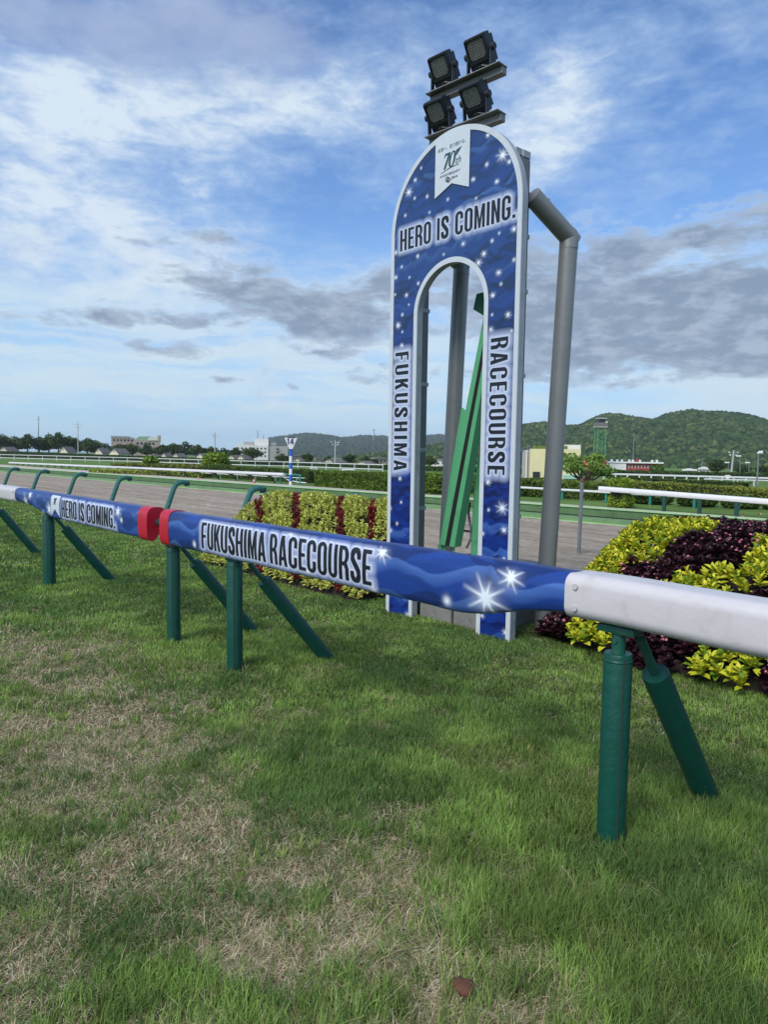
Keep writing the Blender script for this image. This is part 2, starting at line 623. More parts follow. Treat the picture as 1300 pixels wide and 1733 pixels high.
def glyph(ch, w=.40, s=.135, h=.11):
    """outline, holes, advance width; cap height 1"""
    if ch == 'H':
        m = .5
        return [(0, 0), (s, 0), (s, m - h / 2), (w - s, m - h / 2), (w - s, 0), (w, 0), (w, 1), (w - s, 1), (w - s, m + h / 2), (s, m + h / 2), (s, 1), (0, 1)], [], w
    if ch == 'E':
        w = w * .84
        return [(0, 0), (w, 0), (w, h), (s, h), (s, .5 - h / 2), (w * .9, .5 - h / 2), (w * .9, .5 + h / 2), (s, .5 + h / 2), (s, 1 - h), (w, 1 - h), (w, 1), (0, 1)], [], w
    if ch == 'F':
        w = w * .82
        return [(0, 0), (s, 0), (s, .48 - h / 2), (w * .9, .48 - h / 2), (w * .9, .48 + h / 2), (s, .48 + h / 2), (s, 1 - h), (w, 1 - h), (w, 1), (0, 1)], [], w
    if ch == 'I':
        return [(0, 0), (s, 0), (s, 1), (0, 1)], [], s
    if ch == 'O':
        r = w / 2
        return rrect(0, -.01, w, 1.01, r, .19), [rrect(s, h - .01, w - s, 1 - h + .01, r - s, .10)[::-1]], w
    if ch == 'U':
        r = w / 2
        return ([(w - s, 1)] + [(w - s, .2)] + arc(w / 2, .2, r - s, .2 - h, 0, -180, 8)[1:] + [(s, 1), (0, 1)]
                + arc(w / 2, .19, r, .20, 180, 360, 10) + [(w, 1)]), [], w
    if ch in 'CG':
        r = w / 2
        q = .66
        o = [(w, q)] + arc(w / 2, .81, r, .20, 0, 180, 10) + arc(w / 2, .19, r, .20, 180, 360, 10)
        if ch == 'C':
            o += [(w, .36), (w - s, .36)]
        else:
            o += [(w, .5), (w * .5, .5), (w * .5, .5 - h * .9), (w - s, .5 - h * .9)]
        o += [(w - s, .2)] + arc(w / 2, .2, r - s, .2 - h, 0, -180, 8)[1:] + arc(w / 2, .8, r - s, .2 - h, 180, 0, 8) + [(w - s, q)]
        return o, [], w
    if ch == 'S':
        cx, rx = w / 2, (w - s) / 2
        t, b = .76, .24
        ry = .24 - h / 2
        c = [(w - s / 2, .68)] + arc(cx, t, rx, ry, 0, 180, 9) + [(s / 2 + .015, .66), (cx * .75, .565), (cx * 1.25, .435), (w - s / 2 - .015, .34)] + arc(cx, b, rx, ry, 0, -180, 9) + [(s / 2, .32)]
        return stroke(c, s, h), [], w
    if ch == 'M':
        w = w * 1.28
        t = s * .92
        return [(0, 0), (t, 0), (t, .66), (w / 2 - .045, 0), (w / 2 + .045, 0), (w - t, .66), (w - t, 0), (w, 0), (w, 1), (w - t * 1.15, 1), (w / 2, .36), (t * 1.15, 1), (0, 1)], [], w
    if ch == 'N':
        return [(0, 0), (s, 0), (s, .62), (w - s, 0), (w, 0), (w, 1), (w - s, 1), (w - s, .40), (s, 1), (0, 1)], [], w
    if ch == 'A':
        w = w * 1.1
        return ([(0, 0), (s, 0), (s + .028, .2), (w - s - .028, .2), (w - s, 0), (w, 0), (w / 2 + s * .62, 1), (w / 2 - s * .62, 1)],
                [[(s + .042, .31), (w / 2, .82), (w - s - .042, .31)]], w)
    if ch == 'R':
        o = [(0, 0), (s, 0), (s, .43), (w * .5, .43), (w - s, .32), (w - s, 0), (w, 0), (w, .36), (w - .05, .475)] + arc(w - .19, .74, .19, .26, -55, 90, 10) + [(0, 1)]
        return o, [[(s, .54)] + [(w - .2, .54)] + arc(w - .21, .715, .21 - s, .175, -80, 80, 8) + [(s, 1 - h)]], w
    if ch == 'K':
        return [(0, 0), (s, 0), (s, .36), (s + .05, .45), (w - s * .95, 0), (w + .02, 0), (s + .155, .60), (w, 1), (w - s, 1), (s, .60), (s, 1), (0, 1)], [], w
    if ch == '.':
        return [(0, 0), (s, 0), (s, s * .95), (0, s * .95)], [], s
    return [], [], w


def layout(text, gap=.085, space=.22):
    """list of (outline, holes) with x from 0, and total width; cap height 1"""
    x, res = 0.0, []
    for ch in text:
        if ch == ' ':
            x += space
            continue
        o, hs, w = glyph(ch)
        res.append(([(px + x, py) for px, py in o], [[(px + x, py) for px, py in hh] for hh in hs]))
        x += w + gap
    return res, x - gap


def edges_of(polys, fn):
    E = []
    for o, hs in polys:
        for l in [o] + hs:
            q = [fn(p) for p in l]
            for i in range(len(q)):
                E.append((q[i][0], q[i][1], q[(i + 1) % len(q)][0], q[(i + 1) % len(q)][1]))
    return np.array(E)


def seg_dist(U, W, E):
    """distance of points to the nearest segment"""
    best = np.full(U.shape, 9.0)
    for x0, y0, x1, y1 in E:
        dx, dy = x1 - x0, y1 - y0
        L2 = dx * dx + dy * dy + 1e-12
        t = np.clip(((U - x0) * dx + (W - y0) * dy) / L2, 0, 1)
        dd = (U - x0 - t * dx) ** 2 + (W - y0 - t * dy) ** 2
        best = np.minimum(best, dd)
    return np.sqrt(best)


DARKB, MIDB, LITEB = lin((9, 18, 62)), lin((24, 54, 128)), lin((78, 114, 178))


def wave_print(U, W, seed, wl=.35, step=.085, amp=.05, slant=0.0, lo=0.0, hi=1.0):
    """overlapping wave ribbons of the printed design; U along, W up (metres)"""
    r = np.random.default_rng(seed)
    col = np.tile(MIDB, (U.size, 1)).reshape(*U.shape, 3) * 1.0
    Wn = W - slant * U
    v = hi + step
    pal = [DARKB, DARKB * 1.3, MIDB * .8, MIDB, LITEB * .75, LITEB]
    while v > lo - step:
        ph, L = r.random(), wl * (.6 + .8 * r.random())
        ph2, L2 = r.random(), wl * (1.4 + r.random())
        c = v + amp * (1 - np.abs(np.sin(math.pi * (U / L + ph))) ** .75) * (.65 + .6 * np.sin(2 * math.pi * (U / L2 + ph2))) + amp * .4 * np.sin(7 * U / wl + ph * 9)
        below = sstep(c - Wn, -.003, .004)
        th = step * (.5 + 1.1 * r.random())
        dep = np.clip((c - Wn) / th, 0, 1)
        cc = pal[r.integers(0, 6)]
        al = ((.30 + .6 * r.random()) * below * (1 - dep) ** .7)[..., None]
        if r.random() < .5:       # crisp ribbon
            c2 = c - th * (.4 + .5 * np.sin(2 * math.pi * (U / (L * 1.3) + ph2)))
            al = (.72 * below * sstep(Wn - c2, -.003, .004))[..., None]
            cc = pal[r.integers(0, 3)] if r.random() < .7 else cc
        col = col * (1 - al) + cc * al
        v -= step * (.25 + .45 * r.random())
    return col


def add_star(col, U, W, u, w, size, rot=0.0, rays=8, strength=1.0, aspect=1.0):
    du, dw = (U - u) / aspect, W - w
    sel = du * du + dw * dw < (size * 1.6) ** 2
    if not sel.any():
        return
    x, y = du[sel], dw[sel]
    rr = np.hypot(x, y) + 1e-9
    g = np.exp(-(rr / (size * .22)) ** 2) + .35 * np.exp(-(rr / (size * .5)) ** 2)
    if rays:
        an = np.arctan2(y, x) + rot
        sp = np.abs(np.cos(an * rays / 2))
        reach = size * (.55 + .45 * np.abs(np.cos(an)))
        wid = 1 - sp
        ang = np.exp(-(wid / .055) * (rr / size + .25))
        g = g + 1.1 * ang * np.clip(1 - rr / reach, 0, 1) ** .8
    else:
        g = np.exp(-(rr / (size * .45)) ** 2)
    g = np.clip(g * strength, 0, 1)[:, None]
    col[sel] = col[sel] * (1 - g) + np.array([.80, .86, .92]) * g


def halo(col, dist, a, strength=.95, tint=(.74, .80, .93)):
    k = (np.clip(1 - dist / a, 0, 1) ** .9 * strength)[..., None]
    col[:] = col * (1 - k) + np.array(tint) * k


# leaves ---------------------------------------------------------------
def leaf_mesh(P, Dv, Nv, size, aspect, cols, fold=.25, droop=.15):
    """hexagonal folded leaves: P base points, Dv pointing direction, Nv up normal"""
    n = len(P)
    Dv = Dv / (np.linalg.norm(Dv, axis=1)[:, None] + 1e-9)
    S = np.cross(Dv, Nv)
    S /= np.linalg.norm(S, axis=1)[:, None] + 1e-9
    Nv = np.cross(S, Dv)
    size = np.broadcast_to(size, (n,))[:, None]
    aspect = np.broadcast_to(aspect, (n,))[:, None]
    w = size * aspect * .5
    V = np.empty((n, 6, 3))
    V[:, 0] = P
    V[:, 1] = P + Dv * size * .35 + S * w + Nv * w * fold
    V[:, 2] = P + Dv * size * .72 + S * w * .78 + Nv * (w * fold - size * droop * .4)
    V[:, 3] = P + Dv * size - Nv * size * droop
    V[:, 4] = P + Dv * size * .72 - S * w * .78 + Nv * (w * fold - size * droop * .4)
    V[:, 5] = P + Dv * size * .35 - S * w + Nv * w * fold
    b = (np.arange(n) * 6)[:, None]
    Fc = np.concatenate([b + np.array([0, 1, 2, 3]), b + np.array([0, 3, 4, 5])])
    return V.reshape(-1, 3), Fc, np.repeat(cols, 6, axis=0)


def quad_leaves(P, size, cols, r, up=.3):
    """small randomly turned leaf clumps (4 vertices each)"""
    n = len(P)
    a = r.normal(size=(n, 3))
    a /= np.linalg.norm(a, axis=1)[:, None]
    b = r.normal(size=(n, 3))
    b = np.cross(a, b)
    b /= np.linalg.norm(b, axis=1)[:, None]
    size = np.broadcast_to(size, (n,))[:, None]
    V = np.empty((n, 4, 3))
    V[:, 0] = P - a * size * .6
    V[:, 1] = P + b * size * .32
    V[:, 2] = P + a * size * .6
    V[:, 3] = P - b * size * .32
    V[:, 1:4:2, 2] += (size * .1)
    Fc = (np.arange(n) * 4)[:, None] + np.arange(4)
    return V.reshape(-1, 3), Fc, np.repeat(cols, 4, axis=0)


def join_arrays(parts):
    V, F4, Cc, k = [], [], [], 0
    for v, f, c in parts:
        V.append(v)
        F4.append(f + k)
        Cc.append(c)
        k += len(v)
    return np.concatenate(V), np.concatenate(F4), np.concatenate(Cc)


LEAF = mat('leaf_surface', (1, 1, 1), rough=.55, attr=True, var=.1, vscale=3, trans=.25, spec=.3)
exec_parts = []

# ================================================================== the setting
def sheet(name, xs, ys, zf, material, kind='structure', smooth=True):
    X, Y = np.meshgrid(np.asarray(xs, float), np.asarray(ys, float))
    Z = zf(X, Y)
    V = np.stack([X, Y, Z], -1).reshape(-1, 3)
    nx, ny = len(xs), len(ys)
    i = (np.arange(ny - 1)[:, None] * nx + np.arange(nx - 1)).ravel()[:, None]
    Fc = i + np.array([0, 1, nx + 1, nx])
    return tag(bulk(name, V, Fc, None, material, smooth=smooth), kind=kind)


def soil_mat():
    m = bpy.data.materials.new('lawn_soil')
    m.use_nodes = True
    t = m.node_tree
    g = NT(t)
    b = t.nodes['Principled BSDF']
    b.inputs['Roughness'].default_value = .95
    b.inputs['Specular IOR Level'].default_value = .1
    a = g.n('ShaderNodeAttribute')
    a.attribute_name = 'Col'
    tc = g.n('ShaderNodeTexCoord').outputs['Object']
    n = g.ramp(g.noise(tc, 60, 8, .7), .3, .7, .6, 1.4, False)
    g.put(b.inputs['Base Color'], g.mix(1.0, a.outputs['Color'], g.xyz(n, n, n), 'MULTIPLY'))
    bp = g.n('ShaderNodeBump')
    bp.inputs['Strength'].default_value = .6
    bp.inputs['Distance'].default_value = .02
    t.links.new(g.noise(tc, 90, 6, .7), bp.inputs['Height'])
    t.links.new(bp.outputs[0], b.inputs['Normal'])
    return m


def turf_mat():
    return mat('infield_turf', tuple(lin((92, 118, 58))), rough=.95, var=.3, vscale=.35, spec=.1, bump=.4, bscale=8)


# one sheet to the horizon
sheet('ground', [-9000, -3000, -1000, -400, -200, -100, -60, -30, -10, 0, 10, 40, 200, 1000, 5000],
      [-40, 0, 8, 15.5, 16.4, 17, 18, 22, 27, 32, 60, 110, 200, 300, 500, 700, 2000, 9000],
      lambda X, Y: gz(Y) - .006 * 0 , turf_mat(), smooth=False)

# dry patches of the worn lawn: photo-pixel centre, radii, strength
DRY = [(60, 1105, 130, 45, .75), (200, 1265, 110, 55, 1.0), (60, 1350, 130, 45, .7), (150, 1180, 110, 30, .55), (360, 1425, 130, 48, 1.0),
       (520, 1470, 90, 50, .85), (300, 1330, 110, 30, .5), (470, 1630, 170, 60, 1.0), (600, 1570, 90, 80, .75), (30, 1640, 70, 70, .9),
       (700, 1670, 90, 80, .95), (860, 1720, 220, 36, .95), (690, 1400, 60, 40, .65), (760, 1330, 70, 30, .4), (1030, 1512, 45, 18, .6),
       (545, 1140, 26, 12, .7), (500, 1215, 70, 16, .45), (150, 1480, 170, 40, .45), (330, 1540, 120, 30, .4), (640, 1490, 60, 50, .6),
       (20, 1230, 70, 40, .6), (400, 1160, 60, 14, .3), (950, 1640, 120, 40, .3), (1180, 1300, 30, 12, .35), (880, 1320, 40, 14, .4)]
LUSH = [(200, 1690, 130, 60, .9), (560, 1320, 150, 50, .7), (700, 1500, 40, 40, .2), (280, 1560, 60, 26, .5), (1200, 1550, 200, 150, .5),
        (420, 1530, 60, 20, .4), (420, 1715, 120, 30, .6), (430, 1440, 24, 16, .6), (580, 1660, 50, 40, .7), (530, 1540, 40, 24, .5), (870, 1390, 120, 50, .5), (60, 1420, 90, 22, .4)]


def dryness(X, Y):
    q = proj(np.stack([X, Y, np.zeros_like(X)], -1))
    px, py = q[..., 0], q[..., 1]
    wx = (fbm(X * 2.2, Y * 2.2, 5) - .5)
    wy = (fbm(X * 2.2, Y * 2.2, 9) - .5)
    sc = np.clip(py - 770, 30, 1000) / 500
    px = px + wx * 170 * sc
    py = py + wy * 90 * sc
    d = np.zeros_like(px)
    for x, y, rx, ry, a in DRY:
        d = np.maximum(d, a * np.exp(-((px - x) / rx) ** 2 - ((py - y) / ry) ** 2))
    for x, y, rx, ry, a in LUSH:
        d = d - a * np.exp(-((px - x) / rx) ** 2 - ((py - y) / ry) ** 2)
    xb = 230 + (q[..., 1] - 1050) * .95
    left = sstep(q[..., 1], 1000, 1180) * sstep(xb - q[..., 0], -160, 160)
    d = d * .8 + .46 * left + (fbm(X * 5, Y * 5, 21) - .5) * 1.0 + (fbm(X * 17, Y * 17, 33, 2) - .5) * .8
    return np.clip(d, 0, 1)


LSTRIPE = [float(at_y(px, py, 5.45)[0]) for px, py in ((449, 846), (511, 839), (582, 844), (634, 846))]


def bed_h_left(X, Y):
    t = np.clip((Y - 4.70) / .85, 0, 1)
    h = .93 * (1 - (1 - t) ** 1.9)
    cut = sstep(X, -6.7, -5.9)
    back = 1 - sstep(Y, 5.9 - .55 * cut, 6.4 - .75 * cut)
    ends = np.clip((X + 9.25) / .7, 0, 1)
    ends = (1 - (1 - ends) ** 2) * sstep(-X, 5.69, 5.78)
    zz = h * back * ends
    qq = proj(np.stack([X, Y, zz + .04], -1))[..., 0]
    dip = np.max([np.exp(-((qq - a) / 11.0) ** 2) for a in (440, 503, 576, 630)], axis=0)
    return zz * (1 - .07 * dip) + .04


def bed_h_right(X, Y):
    t = np.clip((Y - 4.80 - .25 * sstep(-X, 2.6, 3.8)) / 1.5, 0, 1)
    h = .86 * (1 - (1 - t) ** 2.0)
    back = 1 - sstep(Y, 7.2, 8.2)
    ends = np.clip((X + 3.60 + .24 * (Y - 4.9)) / .75, 0, 1)
    ends = 1 - (1 - ends) ** 2.2
    return h * back * ends + .04


def lawn_z(X, Y):
    return .012 * (fbm(X * 1.3, Y * 1.3, 3) - .5) + .002


# lawn sheet with a soil / thatch colour under the blades
lx = np.concatenate([[-400, -200, -120, -80, -60, -45, -35], np.arange(-30, -10, .25), np.arange(-10, 3.0, .05), [4, 6, 10, 20]])
ly = np.concatenate([[-30, -10, -3, -1], np.arange(-.5, 7.61, .05)])
LX, LY = np.meshgrid(lx, ly)
LD = dryness(LX, LY)
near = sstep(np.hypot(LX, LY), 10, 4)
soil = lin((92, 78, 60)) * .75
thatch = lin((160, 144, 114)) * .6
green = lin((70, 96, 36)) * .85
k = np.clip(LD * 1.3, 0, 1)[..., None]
base_c = (green * (1 - .65 * near[..., None]) + soil * .22 * near[..., None]) * (1 - k) + (soil * .45 + thatch * .55) * k  # near ground darkened: shade between the blades put into its colour
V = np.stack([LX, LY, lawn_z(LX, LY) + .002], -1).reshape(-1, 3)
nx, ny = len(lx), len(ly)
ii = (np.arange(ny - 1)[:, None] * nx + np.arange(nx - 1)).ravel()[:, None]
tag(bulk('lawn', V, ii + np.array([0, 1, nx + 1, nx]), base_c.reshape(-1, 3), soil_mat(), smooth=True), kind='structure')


def in_beds(X, Y):
    a = (X > -9.1) & (X < -6.05) & (Y > 4.85) & (Y < 6.3)
    b = (X > -3.75) & (X < 3) & (Y > 5.0) & (Y < 8.0)
    return a | b


def build_grass():
    r = np.random.default_rng(5)
    VV, CC, n_all = [], [], 0
    #      r0, r1, per m2, height, width
    bins = [(1.2, 2.6, 27000, .044, .0012), (2.6, 4.2, 22000, .042, .0014), (4.2, 6.5, 13000, .038, .0020), (6.5, 10, 5600, .036, .0034), (10, 17, 1700, .036, .0065), (17, 32, 450, .04, .013)]
    for r0, r1, dens, hh, ww in bins:
        area = math.pi * (r1 * r1 - r0 * r0) * (120 / 360)
        n = int(area * dens)
        rad = np.sqrt(r.random(n) * (r1 * r1 - r0 * r0) + r0 * r0)
        ang = YAW + (r.random(n) - .5) * R(120)
        X, Y = -np.sin(ang) * rad, np.cos(ang) * rad
        q = proj(np.stack([X, Y, np.zeros(n)], -1))
        ok = (q[:, 2] > .2) & (q[:, 0] > -420) & (q[:, 0] < 1950) & (q[:, 1] < 2150) & (Y < 7.55) & (Y > -4) & ~in_beds(X, Y)
        X, Y = X[ok], Y[ok]
        d = dryness(X, Y)
        n = len(X)
        clump = fbm(X * 7, Y * 7, 41, 3)
        # thin out where worn
        keep = r.random(n) < np.clip(1.08 - .30 * d, .15, 1) * (.55 + .75 * clump)
        X, Y, d, clump = X[keep], Y[keep], d[keep], clump[keep]
        n = len(X)
        dead = r.random(n) < np.clip(.10 + .80 * d, 0, .86)
        tall = .55 + 1.0 * clump + .5 * r.random(n)
        tall *= np.where(Y > 3.4, .72, 1.0)
        H = hh * tall * np.where(dead, 1.25, 1) * (1 - .30 * d) * (1 + .45 * sstep(X, -2.2, -1.2) * (Y < 3.2))
        an = r.random(n) * 2 * math.pi
        lean = np.where(dead, .8 + 1.6 * r.random(n), .12 + .75 * r.random(n) ** 1.4)
        lx_, ly_ = np.cos(an), np.sin(an)
        up = np.cos(np.clip(lean, 0, 1.45))
        out = np.sin(np.clip(lean, 0, 1.45))
        W = ww * (.6 + .8 * r.random(n)) * np.where(dead, .75 + .5 * r.random(n), 1)
        sa = an + math.pi / 2 + (r.random(n) - .5) * 1.6
        sx, sy = np.cos(sa) * W, np.sin(sa) * W
        z0 = lawn_z(X, Y) - .002
        V = np.empty((n, 5, 3))
        V[:, 0] = np.stack([X - sx, Y - sy, z0], -1)
        V[:, 1] = np.stack([X + sx, Y + sy, z0], -1)
        mx, my, mz = X + lx_ * H * out * .38, Y + ly_ * H * out * .38, z0 + H * (.35 + .25 * up) * np.where(dead, .55, 1)
        V[:, 2] = np.stack([mx - sx * .8, my - sy * .8, mz], -1)
        V[:, 3] = np.stack([mx + sx * .8, my + sy * .8, mz], -1)
        V[:, 4] = np.stack([X + lx_ * H * (out * 1.0 + .1), Y + ly_ * H * (out * 1.0 + .1), z0 + H * np.maximum(up, .10)], -1)
        g1, g2, g3 = lin((95, 131, 58)), lin((164, 192, 96)), lin((76, 110, 58))
        a = r.random(n)[:, None]
        b = fbm(X * 1.7, Y * 1.7, 77)[:, None]
        cl = sstep(fbm(X * 4.5, Y * 4.5, 91, 3), .38, .62)[:, None]
        green_c = (g1 * (1 - a) + g2 * a) * (.66 + .42 * cl)
        green_c = green_c * (1 - .6 * sstep(b, .42, .66)) + g3 * .6 * sstep(b, .42, .66)
        s1, s2, s3 = lin((214, 198, 156)), lin((146, 124, 94)), lin((242, 230, 196))
        c = r.random(n)[:, None]
        straw = np.where(c < .6, s1 * (1 - a) + s2 * a, s3 * (.6 + .4 * a))
        col = np.where(dead[:, None], straw, green_c)
        VV.append(V.reshape(-1, 3))
        CC.append(np.repeat(col, 5, axis=0))
        n_all += n
    # coarser tufts standing out of the worn turf
    nt = 900
    rad = 1.5 + 5.0 * r.random(nt) ** 1.3
    ang = YAW + (r.random(nt) - .5) * R(74)
    tx, ty = -np.sin(ang) * rad, np.cos(ang) * rad
    ok = (ty < 3.6) & (ty > -3)
    tx, ty, rad = tx[ok], ty[ok], rad[ok]
    cnt = r.integers(14, 60, len(tx))
    k = np.repeat(np.arange(len(tx)), cnt)
    n = len(k)
    sz = (.5 + .9 * r.random(len(tx)))[k]
    an = r.random(n) * 6.283
    q = np.sqrt(r.random(n)) * .035 * sz
    X, Y = tx[k] + np.cos(an) * q, ty[k] + np.sin(an) * q
    H = (.030 + .036 * r.random(n)) * sz
    lean = (.15 + .9 * r.random(n)) * (.5 + q / .03)
    lean = np.clip(lean, 0, 1.35)
    W = (.0008 + .0009 * r.random(n)) * (1 + .10 * rad[k])
    sx, sy = np.cos(an + 1.57) * W, np.sin(an + 1.57) * W
    z0 = lawn_z(X, Y) - .002
    ox, oy = np.cos(an) * H * np.sin(lean), np.sin(an) * H * np.sin(lean)
    V = np.empty((n, 5, 3))
    V[:, 0] = np.stack([X - sx, Y - sy, z0], -1)
    V[:, 1] = np.stack([X + sx, Y + sy, z0], -1)
    V[:, 2] = np.stack([X + ox * .4 - sx * .8, Y + oy * .4 - sy * .8, z0 + H * .6 * np.cos(lean * .6)], -1)
    V[:, 3] = np.stack([X + ox * .4 + sx * .8, Y + oy * .4 + sy * .8, z0 + H * .6 * np.cos(lean * .6)], -1)
    V[:, 4] = np.stack([X + ox, Y + oy, z0 + H * np.cos(lean)], -1)
    hue = r.random(len(tx))[k][:, None]
    a = r.random(n)[:, None]
    col = (lin((72, 104, 50)) * (1 - hue) + lin((134, 160, 66)) * hue) * (.75 + .5 * a)
    col = np.where((r.random(n) < .10)[:, None], lin((196, 180, 138)), col)
    VV.append(V.reshape(-1, 3))
    CC.append(np.repeat(col, 5, axis=0))
    n_all += n
    V, Cc = np.concatenate(VV), np.concatenate(CC)
    b = (np.arange(n_all) * 5)[:, None]
    gm = mat('grass_blade', (1, 1, 1), rough=.6, attr=True, var=0, trans=.3, spec=.25)
    tag(bulk('grass', V, [b + np.array([0, 1, 3, 2]), b + np.array([2, 3, 4])], Cc, gm), kind='stuff')
    print('blades', n_all)


build_grass()


# dirt track with harrow furrows
def dirt_mat():
    m = bpy.data.materials.new('track_sand')
    m.use_nodes = True
    t = m.node_tree
    g = NT(t)
    b = t.nodes['Principled BSDF']
    b.inputs['Roughness'].default_value = .95
    b.inputs['Specular IOR Level'].default_value = .1
    tc = g.n('ShaderNodeTexCoord').outputs['Object']
    lines = g.noise(g.vm('MULTIPLY', tc, (.12, 2.6, 1)), 1.0, 6, .65, .5)
    fine = g.noise(tc, 9, 8, .7)
    c = g.mix(g.ramp(lines, .3, .7), (*lin((144, 131, 116)), 1), (*lin((178, 166, 149)), 1))
    c = g.mix(g.m('MULTIPLY', g.ramp(fine, .4, .7), .5), c, (*lin((124, 110, 97)), 1))
    g.put(b.inputs['Base Color'], c)
    h = g.m('ADD', g.m('MULTIPLY', g.noise(g.vm('MULTIPLY', tc, (.9, 7, 1)), 1.0, 6, .7, .8), 1.0), g.m('MULTIPLY', g.noise(tc, 14, 6, .7), .5))
    bp = g.n('ShaderNodeBump')
    bp.inputs['Strength'].default_value = .9
    bp.inputs['Distance'].default_value = .07
    t.links.new(h, bp.inputs['Height'])
    t.links.new(bp.outputs[0], b.inputs['Normal'])
    return m


def dirt_z(X, Y):
    rip = (fbm(X * .8, Y * 6, 61) - .5) * .06 + (fbm(X * 4, Y * 5, 63) - .5) * .05
    rip = rip + .07 * np.exp(-((Y - 8.0) / .25) ** 2) * fbm(X * 5, Y * 5, 65)
    return .035 + rip * (np.abs(X + 12) < 30) + .05 * sstep(Y, 14.6, 15.6) * 0


sheet('dirt_track', np.concatenate([[-260, -160, -110, -80, -60, -45, -36], np.arange(-30, 0, .09), [2, 5, 12]]), np.concatenate([np.arange(7.6, 11, .07), np.arange(11, 16.6, .12)]), dirt_z, dirt_mat())
path_m = mat('path_sand', tuple(lin((188, 174, 166))), rough=.95, var=.18, vscale=.8, spec=.1, bump=.4, bscale=12)
sheet('path', [-260, -120, -60, -30, -10, 15], [18.0, 19, 22, 25.6], lambda X, Y: gz(Y) + .006, path_m, smooth=False)


# ------------------------------------------------------------------ hills
def hill(name, ridge, D0, D1, D2, pxs, z0, col, seed, bump):
    rp = np.array(ridge, float)
    T = np.concatenate([np.linspace(0, 1, 26), [1.08, 1.2, 1.5]])
    V = np.empty((len(T), len(pxs), 3))
    for j, px in enumerate(pxs):
        py = np.interp(px, rp[:, 0], rp[:, 1])
        zr = at_d(px, py, D1)[2]
        v = ray(px, 780)
        h = np.array([v[0], v[1]]) / math.hypot(v[0], v[1])
        for i, t in enumerate(T):
            D = D0 + (D1 - D0) * min(t, 1) if t <= 1 else D1 + (D2 - D1) * (t - 1) / .5
            s = t * t * (3 - 2 * t) if t <= 1 else 1 - .8 * (t - 1) / .5
            spur = (float(fbm(np.array(px * .02 + t * 1.1), np.array(t * 2.3), seed)) - .5) * bump * math.sin(math.pi * min(t, 1))
            V[i, j] = (h[0] * D, h[1] * D, z0 + (zr - z0) * (.18 * min(t, 1) + .82 * s) + spur)
    nx = len(pxs)
    i = (np.arange(len(T) - 1)[:, None] * nx + np.arange(nx - 1)).ravel()[:, None]
    m = mat(name + '_ground', tuple(lin(col)), rough=1, var=.3, vscale=.02, spec=.05)
    tag(bulk(name, V.reshape(-1, 3), i + np.array([0, 1, nx + 1, nx]), None, m, smooth=True), kind='structure')
    return V


def ico(sub=2):
    bm = bmesh.new()
    bmesh.ops.create_icosphere(bm, subdivisions=sub, radius=1.0)
    V = np.array([v.co[:] for v in bm.verts])
    Fc = np.array([[v.index for v in f.verts] for f in bm.faces])
    bm.free()
    return V, Fc


def forest(V, n, rad, seed, cols, tmax, mname='forest_leaf'):
    r = np.random.default_rng(seed)
    S, Fi = ico(1)
    nt, npx = V.shape[:2]
    ti = r.random(n) ** .8 * tmax
    pj = r.random(n) * (npx - 1.001)
    i0, j0 = np.floor(ti).astype(int), np.floor(pj).astype(int)
    a, b = (ti - i0)[:, None], (pj - j0)[:, None]
    P = (V[i0, j0] * (1 - a) + V[i0 + 1, j0] * a) * (1 - b) + (V[i0, j0 + 1] * (1 - a) + V[i0 + 1, j0 + 1] * a) * b
    rr = rad * (.45 + .85 * r.random(n) ** 1.5)
    P[:, 2] += rr * .25
    Vx = np.empty((n, len(S), 3))
    lump = 1 + .38 * (r.random((n, len(S))) - .5) * 2
    Vx[:] = P[:, None, :] + S[None] * (rr[:, None] * lump)[..., None] * np.array([1, 1, .95])
    base = (np.arange(n) * len(S))[:, None, None]
    Fc = (Fi[None] + base).reshape(-1, 3)
    w = r.random(n)[:, None]
    c = lin(cols[0]) * (1 - w) + lin(cols[1]) * w
    yl = (r.random(n) < .14)[:, None]
    c = np.where(yl, lin(cols[2]), c)
    c = c[:, None, :] * (.55 + .9 * r.random((n, len(S), 1)))
    m = mat(mname, (1, 1, 1), rough=1, attr=True, var=.35, vscale=.5, spec=.05)
    return tag(bulk('forest', Vx.reshape(-1, 3), Fc, c.reshape(-1, 3), m), kind='stuff')


RIDGE_R = [(600, 775), (700, 765), (760, 752), (820, 736), (880, 727), (897, 723), (920, 722), (940, 724), (960, 726), (972, 726), (985, 722), (1000, 714), (1015, 708), (1027, 705.5), (1045, 706.5),
           (1060, 709.5), (1078, 712), (1098, 714.5), (1108, 714), (1120, 708), (1138, 703), (1160, 700.5), (1172, 700), (1195, 703), (1225, 703.5), (1255, 706.5), (1275, 711), (1300, 719), (1360, 732), (1500, 745), (1700, 760)]
RIDGE_L = [(330, 775), (400, 768), (455, 747), (475, 743.5), (490, 741), (500, 739.5), (520, 737.5), (535, 738.5), (560, 742.5), (575, 745), (592, 745), (610, 742.5), (640, 741.5), (665, 742.5), (700, 743),
           (720, 741), (740, 738.5), (752, 740), (775, 746), (820, 740), (900, 745), (1000, 760)]
VR = hill('hill', RIDGE_R, 430, 900, 1300, np.arange(600, 1701, 8), -3.0, (52, 72, 44), 3, 14)
forest(VR, 52000, 2.9, 2, [(34, 52, 32), (68, 88, 50), (88, 98, 56)], 25)
VL = hill('mountain', RIDGE_L, 1500, 2600, 3400, np.arange(330, 1001, 7), -3.0, (50, 68, 48), 8, 30)
forest(VL, 16000, 7.0, 4, [(28, 46, 34), (48, 66, 44), (62, 74, 50)], 25)

